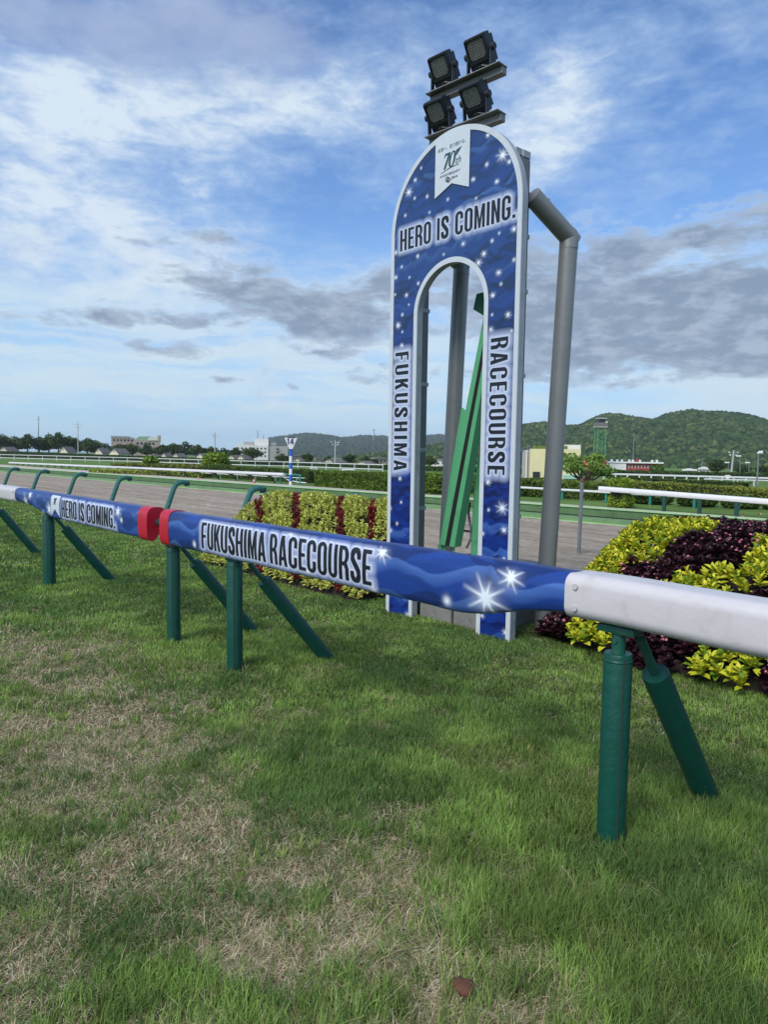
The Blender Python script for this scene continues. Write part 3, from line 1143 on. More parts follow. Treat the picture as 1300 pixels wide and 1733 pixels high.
# ------------------------------------------------------------------ trees, hedges, shrubs
BARK = mat('bark', tuple(lin((92, 78, 66))), rough=.9, var=.3, vscale=8, bump=.5)


def crown_cloud(r, n, centers, radii, size, c0, c1):
    """leaf clumps spread over several overlapping lobes"""
    w = np.array([x[0] * x[1] for x in radii])
    k = r.choice(len(centers), n, p=w / w.sum())
    d = r.normal(size=(n, 3))
    d /= np.linalg.norm(d, axis=1)[:, None]
    rad = (.55 + .5 * r.random(n) ** .6)[:, None]
    rr = np.array([[x[0], x[0], x[1]] for x in radii])[k]
    P = np.array(centers)[k] + d * rr * rad
    hue = r.random(len(centers))[k] * .6 + r.random(n) * .4
    col = lin(c0) * (1 - hue[:, None]) + lin(c1) * hue[:, None]
    return quad_leaves(P, size * (.7 + .6 * r.random(n)), col, r)


def tree_proto(seed, n, c0, c1, size=.075, lobes=9, low=.22):
    """unit tree: height 1, spread 1"""
    r = np.random.default_rng(seed)
    root = thing('tree', 'tree', 'tree')
    mb = MB()
    mb.tube([(0, 0, -.02), (.01, 0, .2), (-.01, .01, .42), (0, 0, .7)], [.035, .028, .022, .01], 7)
    cs, rs = [], []
    for i in range(lobes):
        a = r.random() * 6.28
        q = .30 * math.sqrt(r.random())
        z = low + .2 + (.78 - low - .2) * r.random()
        q *= 1.05 - .6 * max(0, (z - .6) / .4)
        cs.append((math.cos(a) * q, math.sin(a) * q, z))
        rs.append((.13 + .09 * r.random(), .10 + .07 * r.random()))
        mb.tube([(0, 0, .3 + .15 * r.random()), (cs[-1][0] * .6, cs[-1][1] * .6, z - .08), cs[-1]], [.016, .01, .004], 5)
    cs.append((0, 0, .58))
    rs.append((.26, .24))
    cs.append((.03, .0, .84))
    rs.append((.14, .14))
    obj('trunk', mb, BARK, root)
    Vv, Ff, Cc = crown_cloud(r, n, cs, rs, size, c0, c1)
    bulk('crown', Vv, Ff, Cc, LEAF, root)
    return root


hb_x = [-200, -100, 0, 220, 420, 480, 660, 1025, 1060, 1300, 1400, 1600]
hb_y = [768, 770.8, 773.7, 779.6, 787, 788.3, 795.6, 806.5, 808, 814.6, 817.5, 823]
ht_y = [761.5, 762.8, 764, 772, 779.6, 781.3, 789, 797.4, 798, 802.8, 805, 809]


def hb(px):
    return float(np.interp(px, hb_x, hb_y))


def Dh(px):
    p = gnd(px, hb(px))
    return math.hypot(p[0], p[1])


def hedge_run(name, label, pts, thick, c0, c1, nleaf, size, rough_top=.06, group=None):
    """clipped hedge along ground points [(x,y,z0,z1)], front side towards the camera"""
    r = np.random.default_rng(abs(hash(name + label)) % 1000 if False else len(label) * 7 + nleaf)
    P = np.array(pts, float)
    o = P[len(P) // 2, :3]
    root = thing(name, label, 'hedge', o, group)
    mb = MB()
    n = len(P)
    T = np.gradient(P[:, :2], axis=0)
    T /= np.linalg.norm(T, axis=1)[:, None]
    Nn = np.stack([-T[:, 1], T[:, 0]], 1)
    away = P[:, :2] / np.linalg.norm(P[:, :2], axis=1)[:, None]
    sg = np.sign((Nn * away).sum(1))[:, None]
    Nn = Nn * sg
    ins = .06
    V, Fc = [], []
    for i in range(n):
        f = P[i, :2] + Nn[i] * ins
        b = P[i, :2] + Nn[i] * (thick - ins)
        V += [(*f, P[i, 2] - .05), (*f, P[i, 3] - ins), (*b, P[i, 3] - ins), (*b, P[i, 2] - .05)]
    for i in range(n - 1):
        a, c = i * 4, i * 4 + 4
        Fc += [(a, c, c + 1, a + 1), (a + 1, c + 1, c + 2, a + 2), (a + 2, c + 2, c + 3, a + 3)]
    Fc += [(0, 1, 2, 3), (4 * n - 4, 4 * n - 3, 4 * n - 2, 4 * n - 1)]
    mb.add(V, Fc)
    obj('branches', mb, mat('hedge_inside', tuple(lin((40, 52, 26))), rough=1, var=.3, vscale=3), root)
    # leaves over front, top and ends
    seg = np.linalg.norm(np.diff(P[:, :2], axis=0), axis=1)
    cum = np.concatenate([[0], np.cumsum(seg)])
    s = r.random(nleaf) * cum[-1]
    u = np.interp(s, cum, np.arange(n))
    i0 = np.minimum(u.astype(int), n - 2)
    f = (u - i0)[:, None]
    A = P[i0] * (1 - f) + P[i0 + 1] * f
    Nm = Nn[i0]
    hgt = A[:, 3] - A[:, 2]
    per = hgt + thick
    q = r.random(nleaf) * per
    onf = q < hgt
    off = np.where(onf, 0, q - hgt)
    zz = np.where(onf, A[:, 2] + q, A[:, 3])
    bumpy = (fbm(s * .9, zz * 1.3, 7) - .5) * rough_top * 2.2
    Q = np.stack([A[:, 0] + Nm[:, 0] * (off - bumpy * onf), A[:, 1] + Nm[:, 1] * (off - bumpy * onf), zz + bumpy * ~onf + (r.random(nleaf) - .5) * rough_top * ~onf], -1)
    ne = max(20, nleaf // 25)
    for e in (0, n - 1):
        a = r.random(ne) * thick
        z = P[e, 2] + r.random(ne) * (P[e, 3] - P[e, 2])
        Q = np.concatenate([Q, np.stack([P[e, 0] + Nn[e, 0] * a, P[e, 1] + Nn[e, 1] * a, z], -1)])
    h = np.clip(fbm(Q[:, 0] * .8 + Q[:, 1] * .5, Q[:, 2] * 2, 13) * .8 + r.random(len(Q)) * .5 - .15, 0, 1)[:, None]
    col = lin(c0) * (1 - h) + lin(c1) * h
    Vv, Ff, Cc = quad_leaves(Q, size * (.7 + .6 * r.random(len(Q))), col, r)
    bulk('leaves', Vv, Ff, Cc, LEAF, root)
    return root


def hedge_px(name, label, px_list, thick, c0, c1, nleaf, size, **kw):
    """px_list: (px, top py, bottom py) resolved to ground points"""
    pts = []
    for px, t, b in px_list:
        p = gnd(px, b)
        top = at_d(px, t, math.hypot(p[0], p[1]))[2]
        pts.append((p[0], p[1], p[2], top))
    return hedge_run(name, label, pts, thick, c0, c1, nleaf, size, **kw)


hedge_px('hedge', 'very long dark clipped hedge along the far side of the course below the trees',
         [(x, float(np.interp(x, hb_x, ht_y)), hb(x)) for x in (-120, -40, 0, 60, 120, 180, 240, 300, 360, 420, 480, 540, 600, 660, 720, 780, 840, 900, 960, 1025, 1060, 1120, 1180, 1240, 1300, 1360, 1420)],
         2.0, (48, 72, 32), (84, 110, 46), 26000, .42, rough_top=.12)
hedge_px('hedge', 'tall clipped block hedge right behind the left white running rail',
         [(346, 786.5, 807.5), (400, 790.5, 811), (460, 794, 814.5), (522, 797.5, 818)], 1.6, (54, 76, 30), (104, 126, 54), 6000, .13, rough_top=.06)
hedge_px('hedge', 'thick clipped block hedge to the right of the blue and white striped post',
         [(532, 798.5, 823), (560, 799.5, 825), (600, 800.5, 828), (655, 801.5, 832), (700, 803, 834), (735, 805, 836)], 2.2, (60, 84, 28), (116, 142, 50), 12000, .13, rough_top=.07)
hedge_px('hedge', 'bushy hedge in front of the cream building behind the teal posts',
         [(748, 806, 834), (800, 808, 836), (860, 811, 839), (900, 813.5, 841), (960, 818, 844), (1008, 821, 847)], 2.0, (58, 80, 30), (118, 138, 56), 9000, .14, rough_top=.12)
hedge_px('hedge', 'low olive yellow hedge behind the double white rails at right',
         [(1018, 812, 832), (1062, 816, 836), (1120, 818.5, 838), (1180, 822, 841), (1240, 826, 845), (1300, 829.5, 849), (1380, 834, 853)], 1.6, (96, 106, 38), (160, 166, 72), 7000, .12, rough_top=.10)
hedge_px('hedge', 'low olive planting strip behind the left white running rail and light green shrubs',
         [(188, 785, 797), (240, 786, 800), (300, 788, 803), (344, 789.5, 806)], 2.5, (92, 96, 36), (140, 142, 62), 3500, .2, rough_top=.12)
hedge_px('hedge', 'yellow green low planting between the white rail posts at left',
         [(150, 794, 799.5), (220, 796, 803), (290, 798, 806), (343, 800, 808.5)], 1.2, (128, 144, 52), (186, 196, 84), 3000, .12, rough_top=.08)
hedge_px('hedge', 'dark green strip hedge under the far white rail at right',
         [(1030, 809, 815), (1100, 811.5, 819), (1180, 815, 823), (1250, 818, 826)], 2.0, (46, 68, 28), (84, 106, 44), 4000, .22, rough_top=.08)


def round_shrub(name, label, px0, px1, top, bot, c0, c1, n, size, group=None, square=False, cat='shrub'):
    r = np.random.default_rng(int(px0 * 3 + top))
    p = gnd((px0 + px1) / 2, bot)
    D = math.hypot(p[0], p[1])
    a, b = at_d(px0, bot, D), at_d(px1, bot, D)
    w = np.linalg.norm(a - b) / 2
    h = at_d((px0 + px1) / 2, top, D)[2] - p[2]
    root = thing(name, label, cat, p, group)
    S, Fi = ico()
    ex = .45 if square else .8
    def shape(d):
        s = np.sign(d) * np.abs(d) ** ex
        return np.array([w, w, h / 2]) * s + p + np.array([0, 0, h / 2])
    bulk('branches', shape(S) * .9 + p * .1 + np.array([0, 0, h * .045]), Fi, None, MATS['hedge_inside'], root)
    d = r.normal(size=(n, 3))
    d /= np.linalg.norm(d, axis=1)[:, None]
    Q = shape(d) + r.normal(size=(n, 3)) * .04 * h
    hh = np.clip(fbm(Q[:, 0] * 3 + Q[:, 1], Q[:, 2] * 3, 3) * .8 + .4 * r.random(n) - .1, 0, 1)[:, None]
    Vv, Ff, Cc = quad_leaves(Q, size * (.7 + .6 * r.random(n)), lin(c0) * (1 - hh) + lin(c1) * hh, r)
    bulk('leaves', Vv, Ff, Cc, LEAF, root)
    return root


round_shrub('topiary', 'square clipped bright green topiary bush standing at the end of the right white rail', 1034, 1067, 812, 859, (92, 118, 26), (168, 190, 62), 3500, .075, square=True)
for k, (a, b, t, bt) in enumerate([(1072, 1136, 832, 853), (1148, 1212, 836, 857), (1222, 1284, 840, 860.5), (1290, 1350, 843, 863)]):
    round_shrub('clipped_shrub', ['round dark clipped shrub just right of the square topiary', 'round dark clipped shrub between the second and third dark rail posts',
                'round dark clipped shrub second from the right picture edge', 'round dark clipped shrub cut off by the right picture edge'][k],
                a, b, t, bt, (50, 72, 30), (100, 124, 56), 1600, .12, 'round shrubs behind the teal posts')
round_shrub('shrub', 'light green loose shrub behind the white rail near the arched roof hall', 243, 266, 774, 800, (84, 112, 34), (140, 164, 62), 700, .35)
round_shrub('shrub', 'large light green loose shrub beside the block hedge and behind the left white rail', 345, 386, 768, 802, (84, 112, 34), (146, 168, 60), 1300, .35)
round_shrub('shrub', 'bright green upright shrub seen between the arch leg and the green leaning frame', 724, 752, 802, 836, (64, 96, 24), (124, 150, 48), 900, .13)
round_shrub('shrub', 'small rounded green shrub against the red building', 1101, 1122, 788, 806, (60, 88, 34), (100, 126, 52), 500, .5)

pro = [tree_proto(101, 1500, (44, 62, 28), (92, 114, 52)), tree_proto(102, 1500, (46, 66, 30), (100, 120, 54), lobes=11), tree_proto(103, 1500, (40, 58, 30), (84, 106, 50), lobes=8),
       tree_proto(104, 1500, (44, 62, 28), (88, 108, 48), lobes=10)]
used = [False] * 4


def place_tree(px, top, wpx, dD, label, kind, group=None, low=None):
    D = Dh(px) + dD
    v = at_d(px, top, D)
    zb = float(gz(v[1]))
    h = v[2] - zb
    w = wpx / F_PX * D * 1.25
    loc = (v[0], v[1], zb)
    if used[kind]:
        o = dup(pro[kind], loc, random.random() * 6, label, group, (w, w, h))
    else:
        o = pro[kind]
        o.location, o.scale, o.rotation_euler = loc, (w, w, h), (0, 0, random.random() * 6)
        o['label'] = label
        if group:
            o['group'] = group
        used[kind] = True
    return o


row = [(-18, 736, 34), (2, 734, 34), (26, 737, 32), (46, 734, 34), (66, 738, 30), (82, 733, 34), (98, 731, 32), (116, 737, 30), (128, 741, 28), (148, 741, 30), (162, 744, 26), (178, 749, 28),
       (202, 751, 30), (224, 750, 30), (248, 749, 32), (274, 752, 30), (294, 749, 30), (314, 746, 30), (336, 752, 30), (356, 755, 28), (378, 757, 26), (398, 757, 26)]
for i, (x, t, w) in enumerate(row):
    place_tree(x, t, w, 30 + 6 * (i % 3), 'dark leafy tree in the long tree row beyond the far hedge at left', i % 3, 'tree row beyond the far hedge')
for i, (x, t, w, lab) in enumerate([(428, 757, 40, 'broad dark tree standing in front of the white office block'), (478, 767, 26, 'dark tree immediately left of the striped post marked 14'),
        (521, 767, 27, 'round dark tree immediately right of the striped post marked 14'), (556, 771, 22, 'small dark tree left of the utility pole below the blue hills'),
        (591, 768, 27, 'round tree right of the utility pole below the blue hills'), (619, 770, 20, 'dark tree further right with a smaller tree beside it'),
        (634, 776, 18, 'small tree just left of the blue arch'), (728, 770, 30, 'dark tree seen through the arch opening left of the green frame'),
        (1216, 776, 36, 'big round dark green tree left of the leaning utility pole at right'), (1256, 784, 30, 'dark tree right of the leaning utility pole'),
        (1292, 787, 30, 'dark tree behind the street lamp at the right edge')]):
    place_tree(x, t, w, 24, lab, 3 if i % 2 else 1)

# ------------------------------------------------------------------ far buildings
CREAM = mat('cream_wall', tuple(lin((222, 212, 186))), rough=.85, var=.08, vscale=.6, dirt=tuple(lin((150, 142, 122))), dscale=.4, damt=.35)
PALE = mat('pale_wall', tuple(lin((214, 212, 206))), rough=.85, var=.08, vscale=.4, dirt=tuple(lin((150, 148, 142))), dscale=.3, damt=.35)
GREYW = mat('grey_wall', tuple(lin((158, 156, 152))), rough=.85, var=.12, vscale=.5)
TAUPE = mat('taupe_wall', tuple(lin((166, 150, 138))), rough=.85, var=.12, vscale=.5)
YELW = mat('yellow_wall', tuple(lin((214, 204, 158))), rough=.85, var=.07, vscale=.5, dirt=tuple(lin((160, 150, 112))), dscale=.35, damt=.3)
REDW = mat('red_wall', tuple(lin((156, 44, 48))), rough=.8, var=.12, vscale=.5)
TILE = mat('grey_roof', tuple(lin((104, 100, 98))), rough=.8, var=.2, vscale=2, bump=.4, bscale=10)
GREENR = mat('green_roof', tuple(lin((142, 168, 140))), rough=.6, var=.1, vscale=.5)
DARKW = mat('dark_glass', tuple(lin((44, 48, 52))), rough=.25, var=.2, vscale=2)
WHITEP = mat('white_paint', tuple(lin((216, 216, 214))), rough=.45, var=.06, vscale=4, dirt=tuple(lin((150, 146, 138))), dscale=3, damt=.25)
STEEL = mat('galvanised', tuple(lin((138, 142, 145))), rough=.45, metal=.6, var=.15, vscale=12)
CONC = mat('concrete', tuple(lin((120, 119, 114))), rough=.92, var=.2, vscale=6, bump=.35, bscale=40, dirt=tuple(lin((66, 68, 58))), dscale=4, damt=.6)
POLEC = mat('pole_concrete', tuple(lin((176, 174, 166))), rough=.9, var=.12, vscale=2)


def face_rot(px):
    v = ray(px, 780)
    return math.atan2(v[1], v[0]) - math.pi / 2


def span(px0, px1, D):
    """width in metres of a pixel run at distance D, base point, facing rotation"""
    m = (px0 + px1) / 2
    a, b = at_d(px0, 790, D), at_d(px1, 790, D)
    w = math.hypot(a[0] - b[0], a[1] - b[1])
    c = at_d(m, 790, D)
    c[2] = float(gz(c[1]))
    return w, c, face_rot(m)


def zat(px, py, D):
    p = at_d(px, py, D)
    return p[2] - float(gz(p[1]))


def gable_house(name, label, w, d, hw, hr, group):
    """local: gable end faces -y"""
    root = thing(name, label, 'house', (0, 0, 0), group)
    out = [(-w / 2, 0), (w / 2, 0), (w / 2, hw), (0, hr), (-w / 2, hw)]
    obj('wall', MB().prism(out, [], lambda p: (p[0], 0, p[1]), (0, d, 0)), CREAM, root)
    mb = MB()
    ov = .35
    for s in (-1, 1):
        sl = (hr - hw) / (w / 2)
        x0, z0 = s * (w / 2 + ov), hw - sl * ov
        mb.add([(x0, -ov, z0), (0, -ov, hr), (0, d + ov, hr), (x0, d + ov, z0), (x0, -ov, z0 + .2), (0, -ov, hr + .24), (0, d + ov, hr + .24), (x0, d + ov, z0 + .2)],
               [(4, 5, 6, 7), (0, 3, 2, 1), (0, 1, 5, 4), (3, 7, 6, 2), (0, 4, 7, 3)])
    obj('roof', mb, TILE, root)
    obj('window', MB().box((0, -.02, hw * .62), (w * .22, .06, hw * .34)), DARKW, root)
    obj('vent', MB().box((0, -.02, hw + (hr - hw) * .45), (w * .09, .05, w * .09)), DARKW, root)
    return root


houses = [(6, 757, 20, 'cream gabled house mostly hidden by the trees at the left edge'), (108, 757, 16, 'cream gabled house peeping out between trees left of the utility pole'),
          (167, 759.5, 16, 'cream grey-roofed house, left one of the pair right of the utility pole'),
          (193, 760, 20, 'cream grey-roofed house, right one of the pair right of the utility pole'),
          (258, 770, 16, 'low grey roofed house just right of the light green shrub and below the arched hall'), (277, 767.5, 12, 'cream gabled house below the arched roof hall, left of its twin'),
          (297, 768, 15, 'cream gabled house below the tree gap, right of its twin'), (338, 768, 17, 'cream gabled house left of the large light green shrub'),
          (391, 771, 18, 'cream house with dark roof right of the large light green shrub'), (407, 771, 16, 'grey roofed house in front of the white office block'),
          (503, 776, 15, 'cream gabled house just right of the striped post'), (528, 780.5, 9, 'tiny white gable below the round tree'), (556, 777.5, 25, 'wide cream gabled house left of the utility pole below the blue hills'),
          (612, 780.5, 24, 'wide cream gabled house right of the round tree'), (650, 782.5, 24, 'wide cream gabled house beside the blue arch leg'),
          (684, 783, 20, 'cream gabled house partly behind the left leg of the arch')]
proto_house = None
for i, (px, top, wp, lab) in enumerate(houses):
    D = Dh(px) + 16
    w, c, rz = span(px - wp / 2, px + wp / 2, D)
    h = zat(px, top, D)
    sx = w / 6.0
    sc = (sx, sx * 1.1, h / 4.2)
    if proto_house is None:
        proto_house = gable_house('house', lab, 6.0, 9.0, 2.5, 4.2, 'cream gabled houses beyond the hedge')
        o = proto_house
        o.location, o.rotation_euler, o.scale = c, (0, 0, rz - R(36)), sc
    else:
        o = dup(proto_house, c, rz - R(36), lab, 'cream gabled houses beyond the hedge', sc)


def placed(root, c, rz):
    root.location = [float(x) for x in c]
    root.rotation_euler = (0, 0, rz)


def win_grid(root, x0, x1, z0, z1, nx, nz, y=-.03, fx=.55, fz=.5, m=None, name='window'):
    for i in range(nx):
        for j in range(nz):
            cx = x0 + (x1 - x0) * (i + .5) / nx
            cz = z0 + (z1 - z0) * (j + .5) / nz
            obj(name, MB().box((cx, y, cz), ((x1 - x0) / nx * fx, .08, (z1 - z0) / nz * fz)), m or DARKW, root)


# arched roof hall and flat block behind the tree row
D = Dh(245) + 75
w, c, rz = span(228, 272, D)
hW, hA = zat(250, 745.5, D), zat(250, 738.5, D)
t = thing('hall', 'taupe hall with pale green arched roof rising above the tree row', 'building')
obj('wall', MB().box((0, 5, hW / 2), (w, 10, hW)), TAUPE, t)
ar = [(w * .10 + w * .2 * math.cos(R(180 - a)) * 1.0, hW + (hA - hW) * math.sin(R(a))) for a in range(0, 181, 12)]
obj('gable_end', MB().prism([(x + w * .12, z) for x, z in ar], [], lambda p: (p[0], -.3, p[1]), (0, .3, 0)), PALE, t)
ar2 = [(-w * .5, hW)] + [(-w * .5 + .02 * w, hW + .2)] + [(-w * .32, hA - .15)] + [(w * .2, hA)] + [(w * .05, hW)]
obj('roof', MB().prism(ar2, [], lambda p: (p[0], 0, p[1]), (0, 9.5, 0)), GREENR, t)
obj('chimney', MB().box((w * .46, 2, hW + 1), (1.4, 1.4, 2.6)), TAUPE, t)
win_grid(t, -w * .45, w * .3, hW * .72, hW * .95, 5, 1)
placed(t, c, rz)
w, c, rz = span(189, 229, D + 14)
t = thing('flat_block', 'flat roofed taupe block left of the arched hall', 'building')
h = zat(208, 740.5, D + 14)
obj('wall', MB().box((0, 5, h / 2), (w, 10, h)), TAUPE, t)
obj('parapet', MB().box((-w * .1, 5, h + .25), (w * .82, 10.4, .7)), GREYW, t)
win_grid(t, -w * .45, w * .45, h * .78, h * .96, 6, 1)
placed(t, c, rz)

# white office block
D = Dh(440) + 70
t = thing('office_block', 'white multi storey office block with roof tower left of the striped post', 'building')
w, c, rz = span(398, 487, D)
k = w / 89.0
px2x = lambda px: (px - 442.5) * k
h = lambda py: zat(442, py, D)
obj('wall', MB().box((px2x(426), 6, h(753.5) / 2), (56 * k, 12, h(753.5))), PALE, t)
obj('wing', MB().box((px2x(471), 7, h(754.5) / 2), (33 * k, 13, h(754.5))), GREYW, t)
obj('roof_tower', MB().box((px2x(442.5), 6, (h(742.5) + h(753.5)) / 2), (24 * k, 8, h(742.5) - h(753.5))), PALE, t)
obj('plant_room', MB().box((px2x(421), 6, (h(748) + h(753.5)) / 2), (17 * k, 6, h(748) - h(753.5))), GREYW, t)
obj('penthouse', MB().box((px2x(461), 6, (h(748.5) + h(753.5)) / 2), (13 * k, 6, h(748.5) - h(753.5))), GREYW, t)
for x, top in ((436, 728), (446, 736)):
    obj('aerial', MB().tube([(px2x(x), 5, h(743)), (px2x(x), 5, h(top))], .12, 5), STEEL, t)
win_grid(t, px2x(400), px2x(452), h(775), h(756), 8, 3, fx=.45, fz=.42)
win_grid(t, px2x(466), px2x(474), h(768), h(757), 1, 2)
placed(t, c, rz)

# little town behind, left of the hills
for i, (a, b, tp, mt, lab) in enumerate([(488, 508, 769, 'GREYW', 'grey town house behind the striped post'), (534, 546, 774, 'TAUPE', 'taupe town house between the two small trees'),
        (571, 590, 778, 'GREYW', 'grey low town building right of the utility pole'), (632, 664, 774, 'TAUPE', 'long taupe town building beside the blue arch leg'), (705, 722, 776, 'PALE', 'pale town building seen left in the arch opening'),
        (746, 762, 777, 'PALE', 'white town building seen beside the grey pole in the arch opening')]):
    D = Dh(a) + 90
    w, c, rz = span(a, b, D)
    hh = zat(a, tp, D)
    t = thing('town_house', lab, 'building', (0, 0, 0))
    obj('wall', MB().box((0, 4, hh * .4), (w, 8, hh * .8)), {'GREYW': GREYW, 'TAUPE': TAUPE, 'PALE': PALE}[mt], t)
    obj('roof', MB().prism([(-w * .55, hh * .8), (w * .55, hh * .8), (w * .3, hh), (-w * .3, hh)], [], lambda p: (p[0], -.5, p[1]), (0, 9, 0)), TILE, t)
    win_grid(t, -w * .42, w * .42, hh * .3, hh * .72, 4, 1)
    placed(t, c, rz + R(-10 + 7 * i))

# cream building at the right of the arch
D = 78.0
t = thing('cream_building', 'large plain cream building with dark doorway behind the grey support pole', 'building')
w, c, rz = span(882, 992, D)
k = w / 110.0
px2x = lambda px: (px - 937) * k
h = lambda py: zat(937, py, D)
obj('wall', MB().box((px2x(939), 5, (h(760) - .8) / 2), (86 * k, 10, h(760) + .8)), YELW, t)
obj('side_bay', MB().box((px2x(888.5), 6, (h(762) - .8) / 2), (13 * k, 9, h(762) + .8)), GREYW, t)
obj('downpipe', MB().tube([(px2x(890), 1.35, -.5), (px2x(890), 1.35, h(762))], .09, 6), WHITEP, t)
obj('doorway', MB().box((px2x(908), -.05, (h(799) - .8) / 2), (12 * k, .2, h(799) + .8)), DARKW, t)
obj('roof_planter', MB().box((px2x(930), 4, h(759) + .12), (60 * k, 5, .35)), mat('roof_green', tuple(lin((92, 104, 52))), rough=1, var=.4, vscale=2), t)
obj('upper_floor', MB().box((px2x(965), 9, h(765) / 2 + h(760) / 2 - .1), (40 * k, 6, h(757.5) - h(765) + 1.2)), PALE, t)
obj('canopy', MB().box((px2x(968), -1, h(806)), (28 * k, 2, .4)), mat('mint_paint', tuple(lin((150, 190, 176))), rough=.6), t)
for x in (890, 893):
    obj('aerial', MB().tube([(px2x(x), 4, h(763)), (px2x(x + .8), 4, h(752))], .05, 5), STEEL, t)
placed(t, c, rz)

# red and white stable block
D = Dh(1080) + 40
t = thing('red_building', 'long red building with white roof edge and roof tanks below the wooded hill', 'building')
w, c, rz = span(1024, 1122, D)
k = w / 98.0
px2x = lambda px: (px - 1073) * k
h = lambda py: zat(1073, py, D)
z1 = h(784)
obj('wall', MB().box((px2x(1091), 5, z1 / 2 - .6), (62 * k, 10, z1 + 1.2)), REDW, t)
obj('white_wing', MB().box((px2x(1042), 4.5, z1 / 2 - .6), (36 * k, 10, z1 + 1.2)), PALE, t)
obj('roof_edge', MB().box((px2x(1073), 4.8, z1 + .14), (99 * k, 11, .3)), WHITEP, t)
for x in (1034, 1044, 1052, 1065, 1071, 1083, 1104, 1112):
    obj('roof_tank', MB().tube([(px2x(x), 3, z1 + .25), (px2x(x), 3, z1 + .78)], .26, 9), WHITEP, t)
obj('roof_tank', MB().box((px2x(1078.5), 3, z1 + .6), (4 * k, 1, .8)), REDW, t)['label'] = 'red box on the roof'
win_grid(t, px2x(1062), px2x(1121), z1 * .42, z1 * .98, 11, 1, fx=.5, fz=.62, m=GREYW)
win_grid(t, px2x(1026), px2x(1058), z1 * .42, z1 * .98, 6, 1, fx=.6, fz=.5)
placed(t, c, rz)

for a, b, tp, lab in [(1155, 1180, 793, 'low white shed left of a white house below the wooded hill'), (1182, 1203, 790, 'white house with a thin mast below the wooded hill')]:
    D = Dh(1170) + 30
    w, c, rz = span(a, b, D)
    hh = zat(a, tp, D)
    t = thing('shed', lab, 'building')
    obj('wall', MB().box((0, 3, hh * .38), (w, 6, hh * .76 + .4)), PALE, t)
    obj('roof', MB().prism([(-w * .55, hh * .74), (w * .55, hh * .74), (w * .1, hh), (-w * .2, hh)], [], lambda p: (p[0], -.3, p[1]), (0, 6.6, 0)), WHITEP, t)
    win_grid(t, -w * .4, w * .4, hh * .2, hh * .7, 3, 1)
    if a > 1180:
        obj('mast', MB().tube([(-w * .2, 2, hh), (-w * .2, 2, hh + 1.8)], .08, 5), STEEL, t)
    placed(t, c, rz)

# small white timing booth
p = gnd(1095, 823)
D = math.hypot(p[0], p[1])
w, c, rz = span(1083, 1106, D)
t = thing('booth', 'small white booth with pale green roof standing on the infield turf', 'booth')
h = lambda py: zat(1095, py, D)
obj('wall', MB().box((0, .9, h(817.5) / 2), (w * .8, 1.8, h(817.5))), WHITEP, t)
obj('roof', MB().box((0, .9, h(816.5)), (w, 2.2, h(815.2) - h(817.5)), bev=.05), mat('mint_paint', (0, 0, 0)), t)
obj('window', MB().box((0, -.02, h(820)), (w * .55, .06, h(818) - h(822))), DARKW, t)
placed(t, c, rz)


# ------------------------------------------------------------------ poles and masts
def pole_thing(name, label, cat, px, top, D, rad, lean_px=0.0, group=None):
    b = at_d(px, 790, D)
    b[2] = float(gz(b[1]))
    tp = at_d(px + lean_px, top, D)
    t = thing(name, label, cat, b, group)
    obj('pole', MB().tube([b, tp], [rad * 1.2, rad * .8], 8), POLEC, t)
    return t, b, tp


RV = Vector((_r0[0], _r0[1], 0))
for px, top, dd, lean, lab in [(132.6, 714, 8, -1, 'utility pole with arms in front of the left tree row'), (363.5, 732, 8, .5, 'utility pole with arms above the large light green shrub'),
                               (567, 745, 8, .5, 'utility pole with crossarms below the blue hills'), (1238, 762, 6, 4, 'leaning utility pole with a lamp bar before the wooded hill')]:
    D = Dh(px) + dd
    t, b, tp = pole_thing('utility_pole', lab, 'utility pole', px, top, D, .17, lean, 'utility poles beyond the hedge')
    sc = D / F_PX
    for dz, ln in ((5, 6.5), (9, 4.5)):
        c = tp - (tp - b) / np.linalg.norm(tp - b) * dz * sc
        e = np.array(RV) * ln * sc
        obj('crossarm', MB().tube([c - e + np.array([0, 0, 1.5 * sc]), c, c + e + np.array([0, 0, 1.5 * sc])], .09, 6), STEEL, t)
        for s in (-1, 1):
            q = c + s * e
            obj('insulator', MB().tube([q + np.array([0, 0, .8 * sc]), q + np.array([0, 0, 2.6 * sc])], .13, 6), WHITEP, t)
for px, top, dd, lab, bp in [(64.5, 705, 70, 'thin radio mast behind the left tree row', 0), (1072.5, 733, 60, 'slender mast before the wooded hill right of the lattice tower', 2), (632, 727, 1500, 'tall thin mast on the blue mountain ridge', 0)]:
    D = Dh(px) + dd
    b = at_d(px - 1.5 * (bp > 0), 790, D)
    b[2] = float(gz(b[1])) if dd < 1000 else at_d(px, 745, D)[2]
    tp = at_d(px + 1, top, D)
    r0 = .0007 * D
    t = thing('radio_mast', lab, 'mast', b)
    obj('pole', MB().tube([b, b * .4 + tp * .6, tp], [r0 * 1.2, r0 * .8, r0 * .4], 6), STEEL, t)
    c = tp * .93 + b * .07
    for s in (0, 1):
        e = np.array(RV) * (2.5 - s) * D / F_PX
        obj('aerial', MB().tube([c - e, c + e], r0 * .5, 5), STEEL, t)
        c = tp * .99 + b * .01

